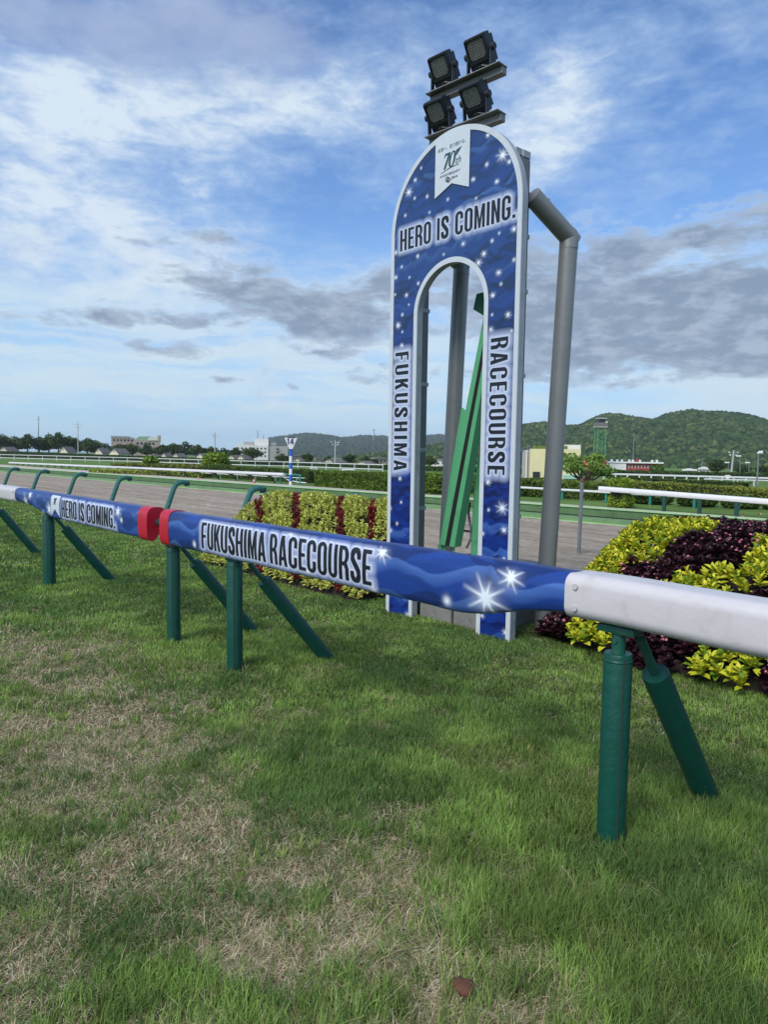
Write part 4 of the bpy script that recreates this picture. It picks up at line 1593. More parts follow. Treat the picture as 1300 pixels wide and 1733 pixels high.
# street lamp at right edge
p = gnd(1281, 824)
D = math.hypot(p[0], p[1])
tp = at_d(1284, 768, D)
t = thing('street_lamp', 'tall grey street lamp with pale round head near the right edge', 'street lamp', p)
obj('pole', MB().tube([p, tp], [.10, .07], 8), STEEL, t)
e = np.array(RV)
obj('lamp_head', MB().tube([tp - e * .12, tp + e * .05 + np.array([0, 0, .12]), tp + e * .32 + np.array([0, 0, .12]), tp + e * .42], [.05, .17, .2, .06], 10), WHITEP, t)
for px, top, lab in [(1253, 772, 'small twin arm lamp pole behind the leaning utility pole'), (1233, 783, 'short lamp pole left of the leaning utility pole'), (1268, 783, 'short thin lamp pole before the dark trees')]:
    D = Dh(px) + 10
    b = at_d(px, 800, D)
    b[2] = float(gz(b[1]))
    tp = at_d(px, top, D)
    t = thing('lamp_pole', lab, 'lamp pole', b)
    obj('pole', MB().tube([b, tp], .07, 6), STEEL, t)
    obj('lamp_head', MB().box(tp - e * .25, (.8, .25, .22), rotz(face_rot(px)), bev=.05), WHITEP, t)

# green lattice tower with cabin
D = Dh(1015) + 30
b = at_d(1014, 790, D)
b[2] = float(gz(b[1]))
t = thing('lattice_tower', 'green lattice watch tower with a dark cabin on top in front of the wooded hill', 'tower')
sc = D / F_PX
h = lambda py: zat(1015, py, D)
GRM = mat('tower_green', tuple(lin((86, 148, 96))), rough=.5, var=.12, vscale=1)
w0, w1, zt = 7.6 * sc, 6.4 * sc, h(724)
for sx in (-1, 1):
    for sy in (-1, 1):
        obj('leg', MB().tube([(sx * w0, sy * w0, 0), (sx * w1, sy * w1, zt)], .085, 6), GRM, t)
nb = 7
mb = MB()
for i in range(nb):
    z0, z1 = zt * i / nb, zt * (i + 1) / nb
    a0, a1 = w0 + (w1 - w0) * i / nb, w0 + (w1 - w0) * (i + 1) / nb
    for (x0, y0, x1, y1) in ((-1, -1, 1, -1), (1, -1, 1, 1), (1, 1, -1, 1), (-1, 1, -1, -1)):
        mb.tube([(x0 * a0, y0 * a0, z0), (x1 * a1, y1 * a1, z1)], .035, 4)
        mb.tube([(x1 * a0, y1 * a0, z0), (x0 * a1, y0 * a1, z1)], .035, 4)
        mb.tube([(x0 * a1, y0 * a1, z1), (x1 * a1, y1 * a1, z1)], .045, 4)
obj('bracing', mb, GRM, t)
obj('platform', MB().box((0, 0, zt + .15), (17 * sc, 17 * sc, .3)), GREYW, t)
obj('railing', MB().box((0, 0, zt + .7), (16.5 * sc, 16.5 * sc, .75)), mat('tower_taupe', tuple(lin((120, 112, 106))), rough=.7), t)
obj('cabin', MB().box((0, 0, zt + 1.3), (11 * sc, 11 * sc, 1.2)), DARKW, t)
obj('roof', MB().box((0, 0, zt + 2.0), (14 * sc, 14 * sc, .3)), GREYW, t)
obj('cabinet', MB().box((7 * sc, -6 * sc, zt + .9), (3.5 * sc, 2 * sc, .9)), WHITEP, t)
placed(t, b, face_rot(1015) + R(24))

# ------------------------------------------------------------------ running rails of the course
TEAL = mat('teal_paint', tuple(lin((30, 128, 118))), rough=.5, var=.12, vscale=6)
DKGREEN = mat('dark_green_paint', tuple(lin((22, 62, 56))), rough=.5, var=.15, vscale=6)
GOOSE = mat('gooseneck_green', tuple(lin((26, 96, 88))), rough=.45, var=.18, vscale=10, dirt=tuple(lin((150, 160, 150))), dscale=16, damt=.35)


def rail_bar(pts, hgt, dep, n=10):
    mb = MB()
    P = np.array(pts, float)
    T = np.gradient(P[:, :2], axis=0)
    T /= np.linalg.norm(T, axis=1)[:, None]
    N = np.stack([-T[:, 1], T[:, 0], 0 * T[:, 0]], 1)
    V, Fc = [], []
    for p, nn in zip(P, N):
        for k in range(n):
            a = 2 * math.pi * k / n + math.pi / n
            ca, sa = math.cos(a), math.sin(a)
            ca, sa = np.sign(ca) * abs(ca) ** .6, np.sign(sa) * abs(sa) ** .6
            V.append(p + nn * ca * dep / 2 + np.array([0, 0, sa * hgt / 2]))
    for i in range(len(P) - 1):
        for k in range(n):
            Fc.append((i * n + k, i * n + (k + 1) % n, (i + 1) * n + (k + 1) % n, (i + 1) * n + k))
    Fc += [tuple(range(n)), tuple((len(P) - 1) * n + k for k in range(n))]
    return mb.add(V, Fc)


# right white running rail on dark square posts
ZP = -.35
YR = 25.5
xs = lambda px, py, Y: at_y(px, py, Y)[0]
x_l, x_r = xs(1015, 826, YR), xs(1420, 850, YR)
t = thing('running_rail', 'thick white running rail on dark green square posts at right beyond the track', 'rail', (x_l, YR, ZP))
zr = [at_y(1016, 827, YR)[2], at_y(1300, 849, YR)[2]]
zf = lambda x: zr[0] + (zr[1] - zr[0]) * (x - x_l) / (xs(1300, 849, YR) - x_l)
obj('rail', rail_bar([(x_l, YR, zf(x_l)), ((x_l + x_r) / 2, YR, zf((x_l + x_r) / 2)), (x_r, YR, zf(x_r))], .20, .2), WHITEP, t, smooth=True)
for px in (1124, 1184, 1247, 1312, 1380):
    X = xs(px, 860, YR)
    obj('post', MB().box((X, YR, (ZP + zf(X) - .1) / 2), (.12, .12, zf(X) - .1 - ZP), bev=.01), DKGREEN, t)
# low rail on teal posts behind it
YT = 28.5
x_l, x_r = xs(744, 818, YT), xs(1420, 850, YT)
t = thing('running_rail', 'low thin white rail on bright teal posts in front of the bushy hedge and shrubs', 'rail', (x_l, YT, ZP))
za, zb_ = at_y(880, 825, YT)[2], at_y(1300, 848, YT)[2]
zf = lambda x: za + (zb_ - za) * (x - xs(880, 825, YT)) / (xs(1300, 848, YT) - xs(880, 825, YT))
obj('rail', rail_bar([(x_l, YT, zf(x_l)), ((x_l + x_r) / 2, YT, zf((x_l + x_r) / 2)), (x_r, YT, zf(x_r))], .11, .14), WHITEP, t, smooth=True)
for px in (745, 814, 880, 952, 1026, 1101, 1176, 1251, 1328, 1400):
    X = xs(px, 830, YT)
    obj('post', MB().box((X, YT + .03, (ZP + zf(X) - .05) / 2), (.085, .085, zf(X) - .05 - ZP)), TEAL, t)

# left white running rail on bent posts
YL = 25.4
x_e, x_f = xs(481, 803, YL), xs(16, 784, YL)
t = thing('running_rail', 'long white running rail on dark bent posts at left ending beside the striped post', 'rail', (x_e, YL, ZP))
z_e, z_f = at_y(480, 803, YL)[2], at_y(200, 791, YL)[2]
zf = lambda x: z_e + (z_f - z_e) * (x - x_e) / (xs(200, 791, YL) - x_e)
NP = 26
X_ = np.linspace(x_e, x_f, NP)
obj('rail', rail_bar([(x, YL, zf(x)) for x in X_], .19, .22), WHITEP, t, smooth=True)
for x in X_[1:]:
    z = zf(x)
    obj('post', MB().tube([(x, YL + 1.0, ZP), (x, YL + .75, ZP + .4), (x, YL + .35, z - .12), (x, YL + .05, z - .06)], .05, 6), DKGREEN, t)
# inner lower rail with upright posts
t = thing('inner_rail', 'low pale green inner rail on slim upright posts behind the left white running rail', 'rail', (x_e, YL + 1.6, ZP))
zi = lambda x: ZP + (zf(x) - ZP) * .62
obj('rail', rail_bar([(x, YL + 1.6, zi(x)) for x in X_], .06, .06, 6), WHITEP, t)
for x in X_:
    obj('post', MB().tube([(x - .9, YL + 1.6, ZP), (x - .9, YL + 1.6, zi(x))], .04, 6), mat('sage_paint', tuple(lin((120, 160, 140))), rough=.5), t)
# teal end frame with a white chain
p = gnd(508, 822)
D = math.hypot(p[0], p[1])
q = gnd(475, 819.5)
t = thing('barrier_frame', 'teal barrier frame with white sagging rope behind the striped post', 'barrier', p)
hz_ = zat(508, 804, D)
v1, v2 = np.array([q[0], q[1], q[2]]), np.array([p[0], p[1], p[2]])
up = np.array([0, 0, 1.0])
obj('top_bar', MB().tube([v1 + up * hz_, v2 + up * hz_], .05, 6), TEAL, t)
obj('post', MB().tube([v2, v2 + up * hz_], .06, 6), TEAL, t)
obj('post', MB().tube([v1, v1 + up * hz_], .06, 6), TEAL, t)
obj('rope', MB().tube([v1 + up * hz_ * .8, v1 * .6 + v2 * .4 + up * hz_ * .45, v2 * .9 + v1 * .1 + up * hz_ * .32, v2 + (v2 - v1) * .3 + up * hz_ * .3], .03, 5), WHITEP, t)

# striped furlong post with the number 14
p = gnd(492, 821)
D = math.hypot(p[0], p[1])
t = thing('furlong_post', 'blue and white striped post carrying a white triangular board with 14', 'sign post', (0, 0, 0))
h = lambda py: zat(492, py, D)
sc = D / F_PX
BLUEP = mat('sign_blue', tuple(lin((30, 96, 190))), rough=.45, var=.08)
ys = [821, 814.5, 803.5, 793.5, 783.5, 772, 760.5]
for i in range(6):
    obj('stripe', MB().tube([(0, 0, h(ys[i])), (0, 0, h(ys[i + 1]))], 2.8 * sc, 10), WHITEP if i % 2 == 0 else BLUEP, t)
tri = [(-10 * sc, h(741)), (10 * sc, h(741)), (10 * sc, h(742.5)), (2.9 * sc, h(760)), (-2.9 * sc, h(760)), (-10 * sc, h(742.5))]
bd = obj('board', MB().prism(tri[::-1], [], lambda q: (q[0], -.16, q[1]), (0, .32, 0)), WHITEP, t)
obj('cap', MB().box((.5 * sc, 0, h(740.2)), (13 * sc, .4, 1.4 * sc), bev=.02), DKGREEN, t)
# numerals
mb = MB()
H14 = h(742.2) - h(752.2)
one = [(0, 0), (.17, 0), (.17, 1), (.04, 1), (-.1, .86), (-.1, .74), (0, .8)]
four = [(.34, 0), (.5, 0), (.5, .22), (.6, .22), (.6, .36), (.5, .36), (.5, 1), (.33, 1), (-.02, .36), (-.02, .22), (.34, .22)]
hole4 = [(.34, .36), (.34, .74), (.13, .36)]
for g_, hs, ox in ((one, [], -.52), (four, [hole4], -.12)):
    mb.prism([((x + ox) * H14 * .98, z * H14 + h(752.2)) for x, z in g_], [[((x + ox) * H14 * .98, z * H14 + h(752.2)) for x, z in hh] for hh in hs], lambda q: (q[0], -.185, q[1]), (0, .03, 0))
obj('numerals', mb, mat('numeral_blue', tuple(lin((14, 44, 100))), rough=.5), t)
placed(t, p, face_rot(492))

# small white triangular furlong marker at right
p = gnd(1231, 822)
D = math.hypot(p[0], p[1])
sc = D / F_PX
t = thing('marker_post', 'small white inverted triangle marker on a post in the infield at right', 'sign post')
h = lambda py: zat(1231, py, D)
obj('post', MB().tube([(0, 0, 0), (0, 0, h(812))], 1.1 * sc, 8), STEEL, t)
obj('board', MB().prism([(-4 * sc, h(804)), (4 * sc, h(804)), (1.2 * sc, h(812)), (-1.2 * sc, h(812))][::-1], [], lambda q: (q[0], -.08, q[1]), (0, .16, 0)), WHITEP, t)
placed(t, p, face_rot(1231))

# long white rails on the far side
def far_rail(name, label, pxs, dy, zs, hgt, step=1):
    pts = []
    for px in pxs:
        q = gnd(px, hb(px) + dy)
        pts.append(q)
    P = np.array(pts)
    t = thing(name, label, 'rail', P[len(P) // 2])
    for z in zs:
        obj('rail', rail_bar(P + np.array([0, 0, z]), hgt, hgt, 6), WHITEP, t)
    for q in P[::step]:
        obj('post', MB().tube([q, q + np.array([0, 0, max(zs)])], hgt * .45, 5), WHITEP, t)
    return t


far_rail('running_rail', 'far white double rail in front of the long dark hedge at left', np.arange(-120, 655, 24), 4.5, (.45, 1.15), .15)
far_rail('running_rail', 'far white rail in front of the hedge at right', np.arange(1022, 1420, 20), 5.0, (.75,), .24)
far_rail('running_rail', 'second far white rail on small posts near the street lamp', np.arange(1192, 1420, 14), 9.0, (.62,), .14, 2)

for px, bt, hp, lab in [(430, 818, 9, 'orange and white traffic cone under the end of the left white rail'), (336, 811, 5, 'small traffic cone by the left end of the block hedge'), (165, 801, 5, 'tiny pale cone behind the rail at left')]:
    p = gnd(px, bt)
    D = math.hypot(p[0], p[1])
    hh = hp / F_PX * D
    t = thing('traffic_cone', lab, 'cone', p)
    OR = mat('cone_orange', tuple(lin((206, 96, 70))), rough=.5)
    obj('base', MB().box(p + np.array([0, 0, .02 * hh]), (hh * .62, hh * .62, hh * .06)), OR, t)
    obj('body', MB().tube([p + np.array([0, 0, hh * .05]), p + np.array([0, 0, hh])], [hh * .22, hh * .05], 10), OR, t)
    obj('band', MB().tube([p + np.array([0, 0, hh * .38]), p + np.array([0, 0, hh * .68])], [hh * .168, hh * .115], 10), WHITEP, t)

# course equipment boxes on the far turf (small white units)
for px, bt, wpx, hpx, lab in [(531, 797, 12, 7, 'small white box unit on the turf behind the block hedge'), (589, 800, 20, 6, 'low white equipment shape on the turf left of the arch')]:
    p = gnd(px, bt)
    D = math.hypot(p[0], p[1])
    w, c, rz = span(px - wpx / 2, px + wpx / 2, D)
    hh = hpx / F_PX * D
    t = thing('equipment_box', lab, 'box')
    obj('body', MB().box((0, .4, hh / 2), (w, .8, hh), bev=.06), WHITEP, t)
    obj('panel', MB().box((0, -.01, hh * .55), (w * .6, .04, hh * .4)), GREYW, t)
    placed(t, c, rz)

# ------------------------------------------------------------------ stepped green kerb boards along the track
KG1 = mat('kerb_green', tuple(lin((108, 140, 92))), rough=.7, var=.14, vscale=2.5, dirt=tuple(lin((62, 84, 62))), dscale=1.5, damt=.5)
KG2 = mat('kerb_dark_green', tuple(lin((86, 116, 74))), rough=.75, var=.2, vscale=3, dirt=tuple(lin((48, 64, 48))), dscale=1.8, damt=.6)
KCAP = mat('kerb_cap', tuple(lin((160, 192, 140))), rough=.6, var=.1, vscale=3)
KBLK = mat('kerb_gap', tuple(lin((30, 36, 30))), rough=.9)
ky = lambda x: 15.9 + .034 * (x + 10)
t = thing('track_kerb', 'long stepped green board kerb along the far edge of the sand track', 'kerb', (-10, ky(-10), 0))


def kstrip(name, y0, y1, z0, z1, m):
    mb = MB()
    xsx = [-150, -90, -60, -40, -25, -10, 0, 12]
    V = []
    for x in xsx:
        y = ky(x)
        V += [(x, y + y0, z0), (x, y + y1, z0), (x, y + y1, z1), (x, y + y0, z1)]
    Fc = []
    for i in range(len(xsx) - 1):
        for k in range(4):
            Fc.append((i * 4 + k, i * 4 + (k + 1) % 4, i * 4 + 4 + (k + 1) % 4, i * 4 + 4 + k))
    mb.add(V, Fc + [(0, 1, 2, 3), tuple(len(V) - 4 + k for k in range(4))])
    return obj(name, mb, m, t)


kstrip('lower_lip', -.98, -.93, .0, .05, KCAP)
kstrip('lower_board', -.93, -.35, .0, .13, KG1)
kstrip('gap', -.35, -.25, .0, .15, KBLK)
kstrip('upper_board', -.25, .0, .0, .33, KG2)
kstrip('cap', -.28, -.12, .334, .365, KCAP)

# ------------------------------------------------------------------ bent posts at the near edge of the track
def goose():
    t = thing('gooseneck_post', 'p', 'post')
    pts = [(0, -.36, -.03), (0, -.30, .2), (0, -.17, .55), (0, -.10, .74), (0, -.05, .83), (0, .03, .885), (0, .12, .90), (0, .22, .885)]
    obj('tube', MB().tube(pts, .058, 10), GOOSE, t, smooth=True)
    obj('clamp', MB().box((0, .24, .865), (.09, .07, .10), bev=.01).tube([(-.06, .2, .82), (.06, .2, .82)], .015, 6), DKGREEN, t)
    return t


gl = ['leftmost teal bent post at the track edge', 'second teal bent post from the left at the track edge', 'teal bent post above the blue rail banner ribbon', 'teal bent post above the words on the left rail',
      'teal bent post directly behind the two red end caps', 'teal bent post left of the yellow green flower bed', 'teal bent post half hidden behind the yellow green flower bed']
gp = goose()
for i, x in enumerate([-28.6, -25.1, -21.6, -18.3, -15.05, -11.83, -8.9]):
    if i == 0:
        gp.location = (x, 7.2, 0)
        gp['label'] = gl[0]
        gp['group'] = 'teal bent posts along the track'
    else:
        dup(gp, (x, 7.2, 0), 0, gl[i], 'teal bent posts along the track')

# galvanised post with a rusty cap, crape myrtle behind
b = np.array(at_y(979.5, 940, 10.0))
b[2] = 0
tp = at_y(985.5, 813, 10.0)
t = thing('metal_post', 'thin galvanised steel post with rusty cap left of the yellow and purple bed', 'post', b)
obj('tube', MB().tube([b, tp], .031, 10), STEEL, t, smooth=True)
obj('cap', MB().tube([tp - np.array([0, 0, .03]), tp + np.array([0, 0, .035])], .036, 10), mat('rust', tuple(lin((110, 72, 58))), rough=.9, var=.3, vscale=30), t)


def flowering_tree():
    p = gnd(986, 836)
    D = math.hypot(p[0], p[1])
    sc = D / F_PX
    t = thing('flowering_tree', 'low spreading tree with a few pink blossoms in front of the cream building', 'tree', p)
    r = np.random.default_rng(77)
    h = lambda py: at_d(986, py, D)[2]
    rt = np.array(RV)
    mb = MB()
    cs, rs = [], []
    base = np.array([p[0], p[1], p[2]])
    for i in range(22):
        dx = r.uniform(-40, 42)
        top = 766 + abs(dx) * .30 + r.uniform(0, 26)
        c = at_d(986 + dx, top, D) + np.array([ray(986, 780)[0], ray(986, 780)[1], 0]) * r.uniform(-1.0, 1.0)
        cs.append(tuple(c))
        rs.append((r.uniform(.32, .6), r.uniform(.16, .34)))
        mid = base + np.array([0, 0, h(815) - p[2]])
        mb.tube([mid, (mid + c) / 2 + np.array([0, 0, -.15]), c], [.05, .03, .012], 5)
    mb.tube([base, base + np.array([0, 0, h(815) - p[2]])], [.09, .07], 7)
    obj('trunk', mb, BARK, t)
    Vv, Ff, Cc = crown_cloud(r, 3200, cs, rs, .15, (70, 102, 40), (150, 176, 80))
    bulk('crown', Vv, Ff, Cc, LEAF, t)
    cs2 = [at_d(x, y, D) for x, y in ((1000, 792), (1003, 786), (996, 788), (1022, 783), (1024, 793), (1006, 795), (1018, 787), (990, 784))]
    Vv, Ff, Cc = crown_cloud(r, 240, cs2, [(.2, .16)] * len(cs2), .12, (226, 120, 104), (244, 168, 150))
    bulk('blossom', Vv, Ff, Cc, LEAF, t)


flowering_tree()

# ------------------------------------------------------------------ flower beds
def in_poly(px, py, poly):
    inside = np.zeros(px.shape, bool)
    n = len(poly)
    for i in range(n):
        x0, y0 = poly[i]
        x1, y1 = poly[(i + 1) % n]
        c = ((y0 > py) != (y1 > py)) & (px < (x1 - x0) * (py - y0) / (y1 - y0 + 1e-9) + x0)
        inside ^= c
    return inside


def plants_on(hf, x0, x1, y0, y1, spacing, r):
    nx, ny = int((x1 - x0) / spacing), int((y1 - y0) / (spacing * .55))
    gx, gy = np.meshgrid(np.linspace(x0, x1, nx), np.linspace(y0, y1, ny))
    X = (gx + (r.random(gx.shape) - .5) * spacing * 1.1).ravel()
    Y = (gy + (r.random(gx.shape) - .5) * spacing * .8).ravel()
    e = .02
    Z = hf(X, Y)
    nxv = -(hf(X + e, Y) - hf(X - e, Y)) / (2 * e)
    nyv = -(hf(X, Y + e) - hf(X, Y - e)) / (2 * e)
    N = np.stack([nxv, nyv, np.ones_like(nxv)], -1)
    sl = np.linalg.norm(N, axis=1)
    keep = r.random(len(X)) < np.clip(sl / 2.2, .25, 1)
    keep &= hf(X, Y) > .047
    return X[keep], Y[keep], Z[keep], (N / sl[:, None])[keep]


def rosettes(X, Y, Z, N, nl, size, aspect, colf, r, lift=.0, spread=1.0):
    n = len(X)
    k = np.repeat(np.arange(n), nl)
    m = len(k)
    P0 = np.stack([X, Y, Z], -1)[k]
    Np = N[k] * .55 + np.array([0, 0, .75])
    Np = Np / np.linalg.norm(Np, axis=1)[:, None]
    an = r.random(n)[k] * 6.28 + np.tile(np.arange(nl), n) * 2.4 + r.normal(size=m) * .25
    a = np.cross(Np, np.array([0.3, .9, .2]))
    a /= np.linalg.norm(a, axis=1)[:, None]
    b = np.cross(Np, a)
    q = np.tile(np.linspace(.25, 1.25, nl), n) * spread + r.normal(size=m) * .15     # tilt from the stem
    Dv = (np.cos(an)[:, None] * a + np.sin(an)[:, None] * b) * np.sin(np.clip(q, .1, 1.6))[:, None] + Np * np.cos(np.clip(q, .1, 1.6))[:, None]
    hgt = (np.tile(np.linspace(1.0, -.6, nl), n) * .035 + lift + .03 * r.random(n)[k])[:, None]
    P = P0 + Np * hgt
    sz = size * (.65 + .6 * r.random(m)) * np.tile(np.linspace(.7, 1.1, nl), n)
    return leaf_mesh(P, Dv, Np, sz, aspect, colf(m, k, r), fold=.3, droop=.22)


def c_mix(c0, c1, c2=None, p2=0.0):
    def f(m, k, r):
        w = np.clip(r.random(k.max() + 1)[k] * .6 + r.random(m) * .5 - .05, 0, 1)[:, None]
        c = lin(c0) * (1 - w) + lin(c1) * w
        if c2 is not None:
            c = np.where((r.random(m) < p2)[:, None], lin(c2), c)
        return c
    return f


PETAL = mat('coleus_leaf', (1, 1, 1), rough=.5, attr=True, var=.12, vscale=30, trans=.18, spec=.35)
SOIL = mat('bed_soil', tuple(lin((40, 34, 28))), rough=1, var=.4, vscale=12)


def mound(hf, x0, x1, y0, y1, root, drop=.06):
    xs_, ys_ = np.arange(x0, x1, .1), np.arange(y0, y1, .1)
    X, Y = np.meshgrid(xs_, ys_)
    Z = hf(X, Y) - drop
    n = len(xs_)
    i = (np.arange(len(ys_) - 1)[:, None] * n + np.arange(n - 1)).ravel()[:, None]
    bulk('soil_mound', np.stack([X, Y, Z], -1).reshape(-1, 3), i + np.array([0, 1, n + 1, n]), None, SOIL, root, smooth=True)


# left bed: yellow-green blocks divided by red stripes
r = np.random.default_rng(31)
t = thing('flower_bed', 'sloping flower bed of yellow green coleus with thin red stripes left of the arch', 'flower bed', (-7.8, 4.9, 0))
mound(bed_h_left, -9.4, -5.65, 4.6, 6.6, t, .10)
X, Y, Z, N = plants_on(bed_h_left, -9.25, -5.69, 4.66, 6.3, .05, r)
stripe_x = LSTRIPE
sx_ = X + .10 * (fbm(Y * 3, X * 0 + 3, 3) - .5)
qs = proj(np.stack([X, Y, Z + .04], -1))
qx = qs[:, 0] + (fbm(X * 6, Y * 6, 3) - .5) * 8
SPX = [440, 503, 576, 630]
nears = np.argmin([np.abs(qx - a) for a in SPX], axis=0)
dmin = np.min([np.abs(qx - a) for a in SPX], axis=0)
red = (dmin < 6.2 + 1.4 * r.random(len(X))) & (r.random(len(X)) < .95)
blk = np.searchsorted(SPX, qx)
for b in range(5):
    s = (blk == b) & ~red
    if s.sum() < 5:
        continue
    Vv, Ff, Cc = rosettes(X[s], Y[s], Z[s], N[s], 9, .055, .5, c_mix((150, 160, 54), (220, 222, 118), (132, 100, 58), .07), r)
    bulk('yellow_coleus', Vv, Ff, Cc, PETAL, t)
for i, sx0 in enumerate(stripe_x):
    s = red & (nears == i)
    if s.sum() < 3:
        continue
    Vv, Ff, Cc = rosettes(X[s], Y[s], Z[s], N[s], 8, .058, .55, c_mix((96, 30, 32), (150, 44, 48), (84, 40, 32), .3), r, lift=.012)
    bulk('red_coleus', Vv, Ff, Cc, PETAL, t)

# right bed: yellow and dark purple drifts with pink flowers
r = np.random.default_rng(32)
t = thing('flower_bed', 'big mounded flower bed of bright yellow and dark purple coleus with pink flowers at right', 'flower bed', (-1.6, 5.0, 0))
mound(bed_h_right, -4.05, 2.5, 4.7, 8.3, t, .17)
X, Y, Z, N = plants_on(bed_h_right, -3.98, 2.3, 4.76, 8.1, .060, r)
q = proj(np.stack([X, Y, Z + .05], -1))
jx = q[:, 0] + (fbm(X * 5, Y * 5, 3) - .5) * 46
jy = q[:, 1] + (fbm(X * 5, Y * 5, 6) - .5) * 26
Y1 = [(945, 990), (968, 935), (1000, 905), (1040, 885), (1100, 862), (1200, 862), (1240, 882), (1195, 903), (1135, 922), (1112, 952), (1070, 942), (1035, 985), (1010, 1020), (960, 1030)]
Y2 = [(1110, 1012), (1165, 975), (1235, 945), (1300, 918), (1420, 870), (1420, 930), (1305, 978), (1230, 1020), (1120, 1040)]
Y3 = [(940, 1120), (955, 1072), (1000, 1050), (1048, 1050), (1062, 1088), (1022, 1122), (985, 1135)]
Y4 = [(1148, 1170), (1172, 1112), (1205, 1082), (1310, 1082), (1300, 1135), (1255, 1180), (1205, 1200)]
DK = [(975, 915), (1005, 868), (1060, 856), (1118, 860), (1098, 880), (1045, 893), (1005, 912)]
yel = (in_poly(jx, jy, Y1) | in_poly(jx, jy, Y2) | in_poly(jx, jy, Y3) | in_poly(jx, jy, Y4)) & ~in_poly(jx, jy, DK)
hid = Y > 6.6
yel = np.where(hid, (np.sin(X * 2.2 + Y * 1.5) > .3) & (q[:, 0] > 1250), yel)
for lo, hi in ((-4.2, -2.55), (-2.55, 3.0)):
    s = yel & (X >= lo) & (X < hi)
    Vv, Ff, Cc = rosettes(X[s], Y[s], Z[s], N[s], 10, .074, .58, c_mix((156, 166, 26), (232, 224, 70), (112, 142, 36), .22), r, lift=.04)
    bulk('yellow_coleus', Vv, Ff, Cc, PETAL, t)
s = ~yel
Vv, Ff, Cc = rosettes(X[s], Y[s], Z[s], N[s], 13, .078, .64, c_mix((34, 18, 27), (66, 34, 46), (86, 54, 58), .08), r, lift=.0)
bulk('purple_coleus', Vv, Ff, Cc, PETAL, t)
# pink flowers along drifts between the yellow bands
fl = np.zeros(len(X), bool)
for (x0, y0, x1, y1, wd) in ((1050, 985, 1130, 955, 13), (1130, 955, 1250, 905, 12), (1250, 905, 1330, 870, 12), (1080, 1085, 1135, 1130, 20), (925, 1060, 960, 1090, 18), (1120, 995, 1070, 1010, 8)):
    dd = seg_dist(q[:, 0], q[:, 1], [(x0, y0, x1, y1)])
    fl |= (dd < wd) & (r.random(len(X)) < .03)
fl &= ~yel & (Y < 6.8)
k = np.repeat(np.arange(len(X))[fl], 5)
P = np.stack([X, Y, Z], -1)[k] + N[k] * (.09 + .05 * r.random((len(k), 1))) + r.normal(size=(len(k), 3)) * .035
Vv, Ff, Cc = leaf_mesh(P, r.normal(size=(len(k), 3)) * np.array([1, 1, .5]) + N[k] * .3, N[k], .022 * (.7 + .6 * r.random(len(k))), .95, lin((214, 124, 140)) * (.7 + .5 * r.random((len(k), 1))), fold=.1)
bulk('pink_flowers', Vv, Ff, Cc, PETAL, t)

# ------------------------------------------------------------------ the winning-post arch
AX0, AX1, AY = -5.207, -3.658, 4.707
AW = AX1 - AX0
AC = (AX0 + AX1) / 2
RO = AW / 2
LW = .3655
RI = RO - LW
HC, HI = 3.63, 2.86
arch = thing('finish_arch', 'tall blue arch-shaped winning post panel printed with stars and slogans', 'winning post', (AC, AY, 0))
TRIM = mat('trim_paint', tuple(lin((196, 202, 206))), rough=.4, var=.06, vscale=5, dirt=tuple(lin((140, 142, 142))), dscale=5, damt=.25)
SIDE = mat('side_metal', tuple(lin((158, 164, 167))), rough=.5, metal=.15, var=.12, vscale=5, dirt=tuple(lin((96, 98, 96))), dscale=3, damt=.4)
BOXM = mat('back_metal', tuple(lin((112, 114, 114))), rough=.55, metal=.1, var=.14, vscale=5, dirt=tuple(lin((80, 80, 76))), dscale=3, damt=.4)


def arch_loop(inset, n=48, bottom=-.06):
    """outline of the arch panel with the opening as a notch (anticlockwise)"""
    ro, ri = RO - inset, RI + inset
    pts = [(AC - ro, bottom)]
    pts = [(AC + ri, bottom), (AC + ro, bottom)]
    pts += [(AC + ro * math.cos(math.pi * i / n), HC + ro * math.sin(math.pi * i / n)) for i in range(n + 1)]
    pts += [(AC - ro, bottom), (AC - ri, bottom)]
    pts += [(AC - ri * math.cos(math.pi * i / n), HI + ri * math.sin(math.pi * i / n)) for i in range(n + 1)]
    return pts


# slab behind the print
obj('panel', MB().prism(arch_loop(0), [], lambda p: (p[0], AY + .006, p[1]), (0, .068, 0)), SIDE, arch, smooth=True)
# trim ring on the front: outline minus inset outline
TW = .042
lo_, li_ = arch_loop(0), arch_loop(TW, bottom=-.06)
n = len(lo_)
V = [(p[0], AY - .004, p[1]) for p in lo_] + [(p[0], AY - .004, p[1]) for p in li_] + [(p[0], AY + .02, p[1]) for p in lo_] + [(p[0], AY + .02, p[1]) for p in li_]
# outer trim and opening trim are two separate open strips
mb_o, mb_i = MB(), MB()


def strip(a, b, close=False):
    """a, b: matching 2-D polylines -> thin raised band"""
    mb = MB()
    m = len(a)
    V = [(p[0], AY - .004, p[1]) for p in a] + [(p[0], AY - .004, p[1]) for p in b] + [(p[0], AY + .01, p[1]) for p in a] + [(p[0], AY + .01, p[1]) for p in b]
    Fc = []
    for i in range(m - 1):
        Fc += [(i, i + 1, m + i + 1, m + i), (2 * m + i, 2 * m + i + 1, i + 1, i), (m + i, m + i + 1, 3 * m + i + 1, 3 * m + i)]
    return mb.add(V, Fc)


def arcs(ro, hc, bottom=-.06, n=56):
    return [(AC + ro, bottom)] + [(AC + ro * math.cos(math.pi * i / n), hc + ro * math.sin(math.pi * i / n)) for i in range(n + 1)] + [(AC - ro, bottom)]


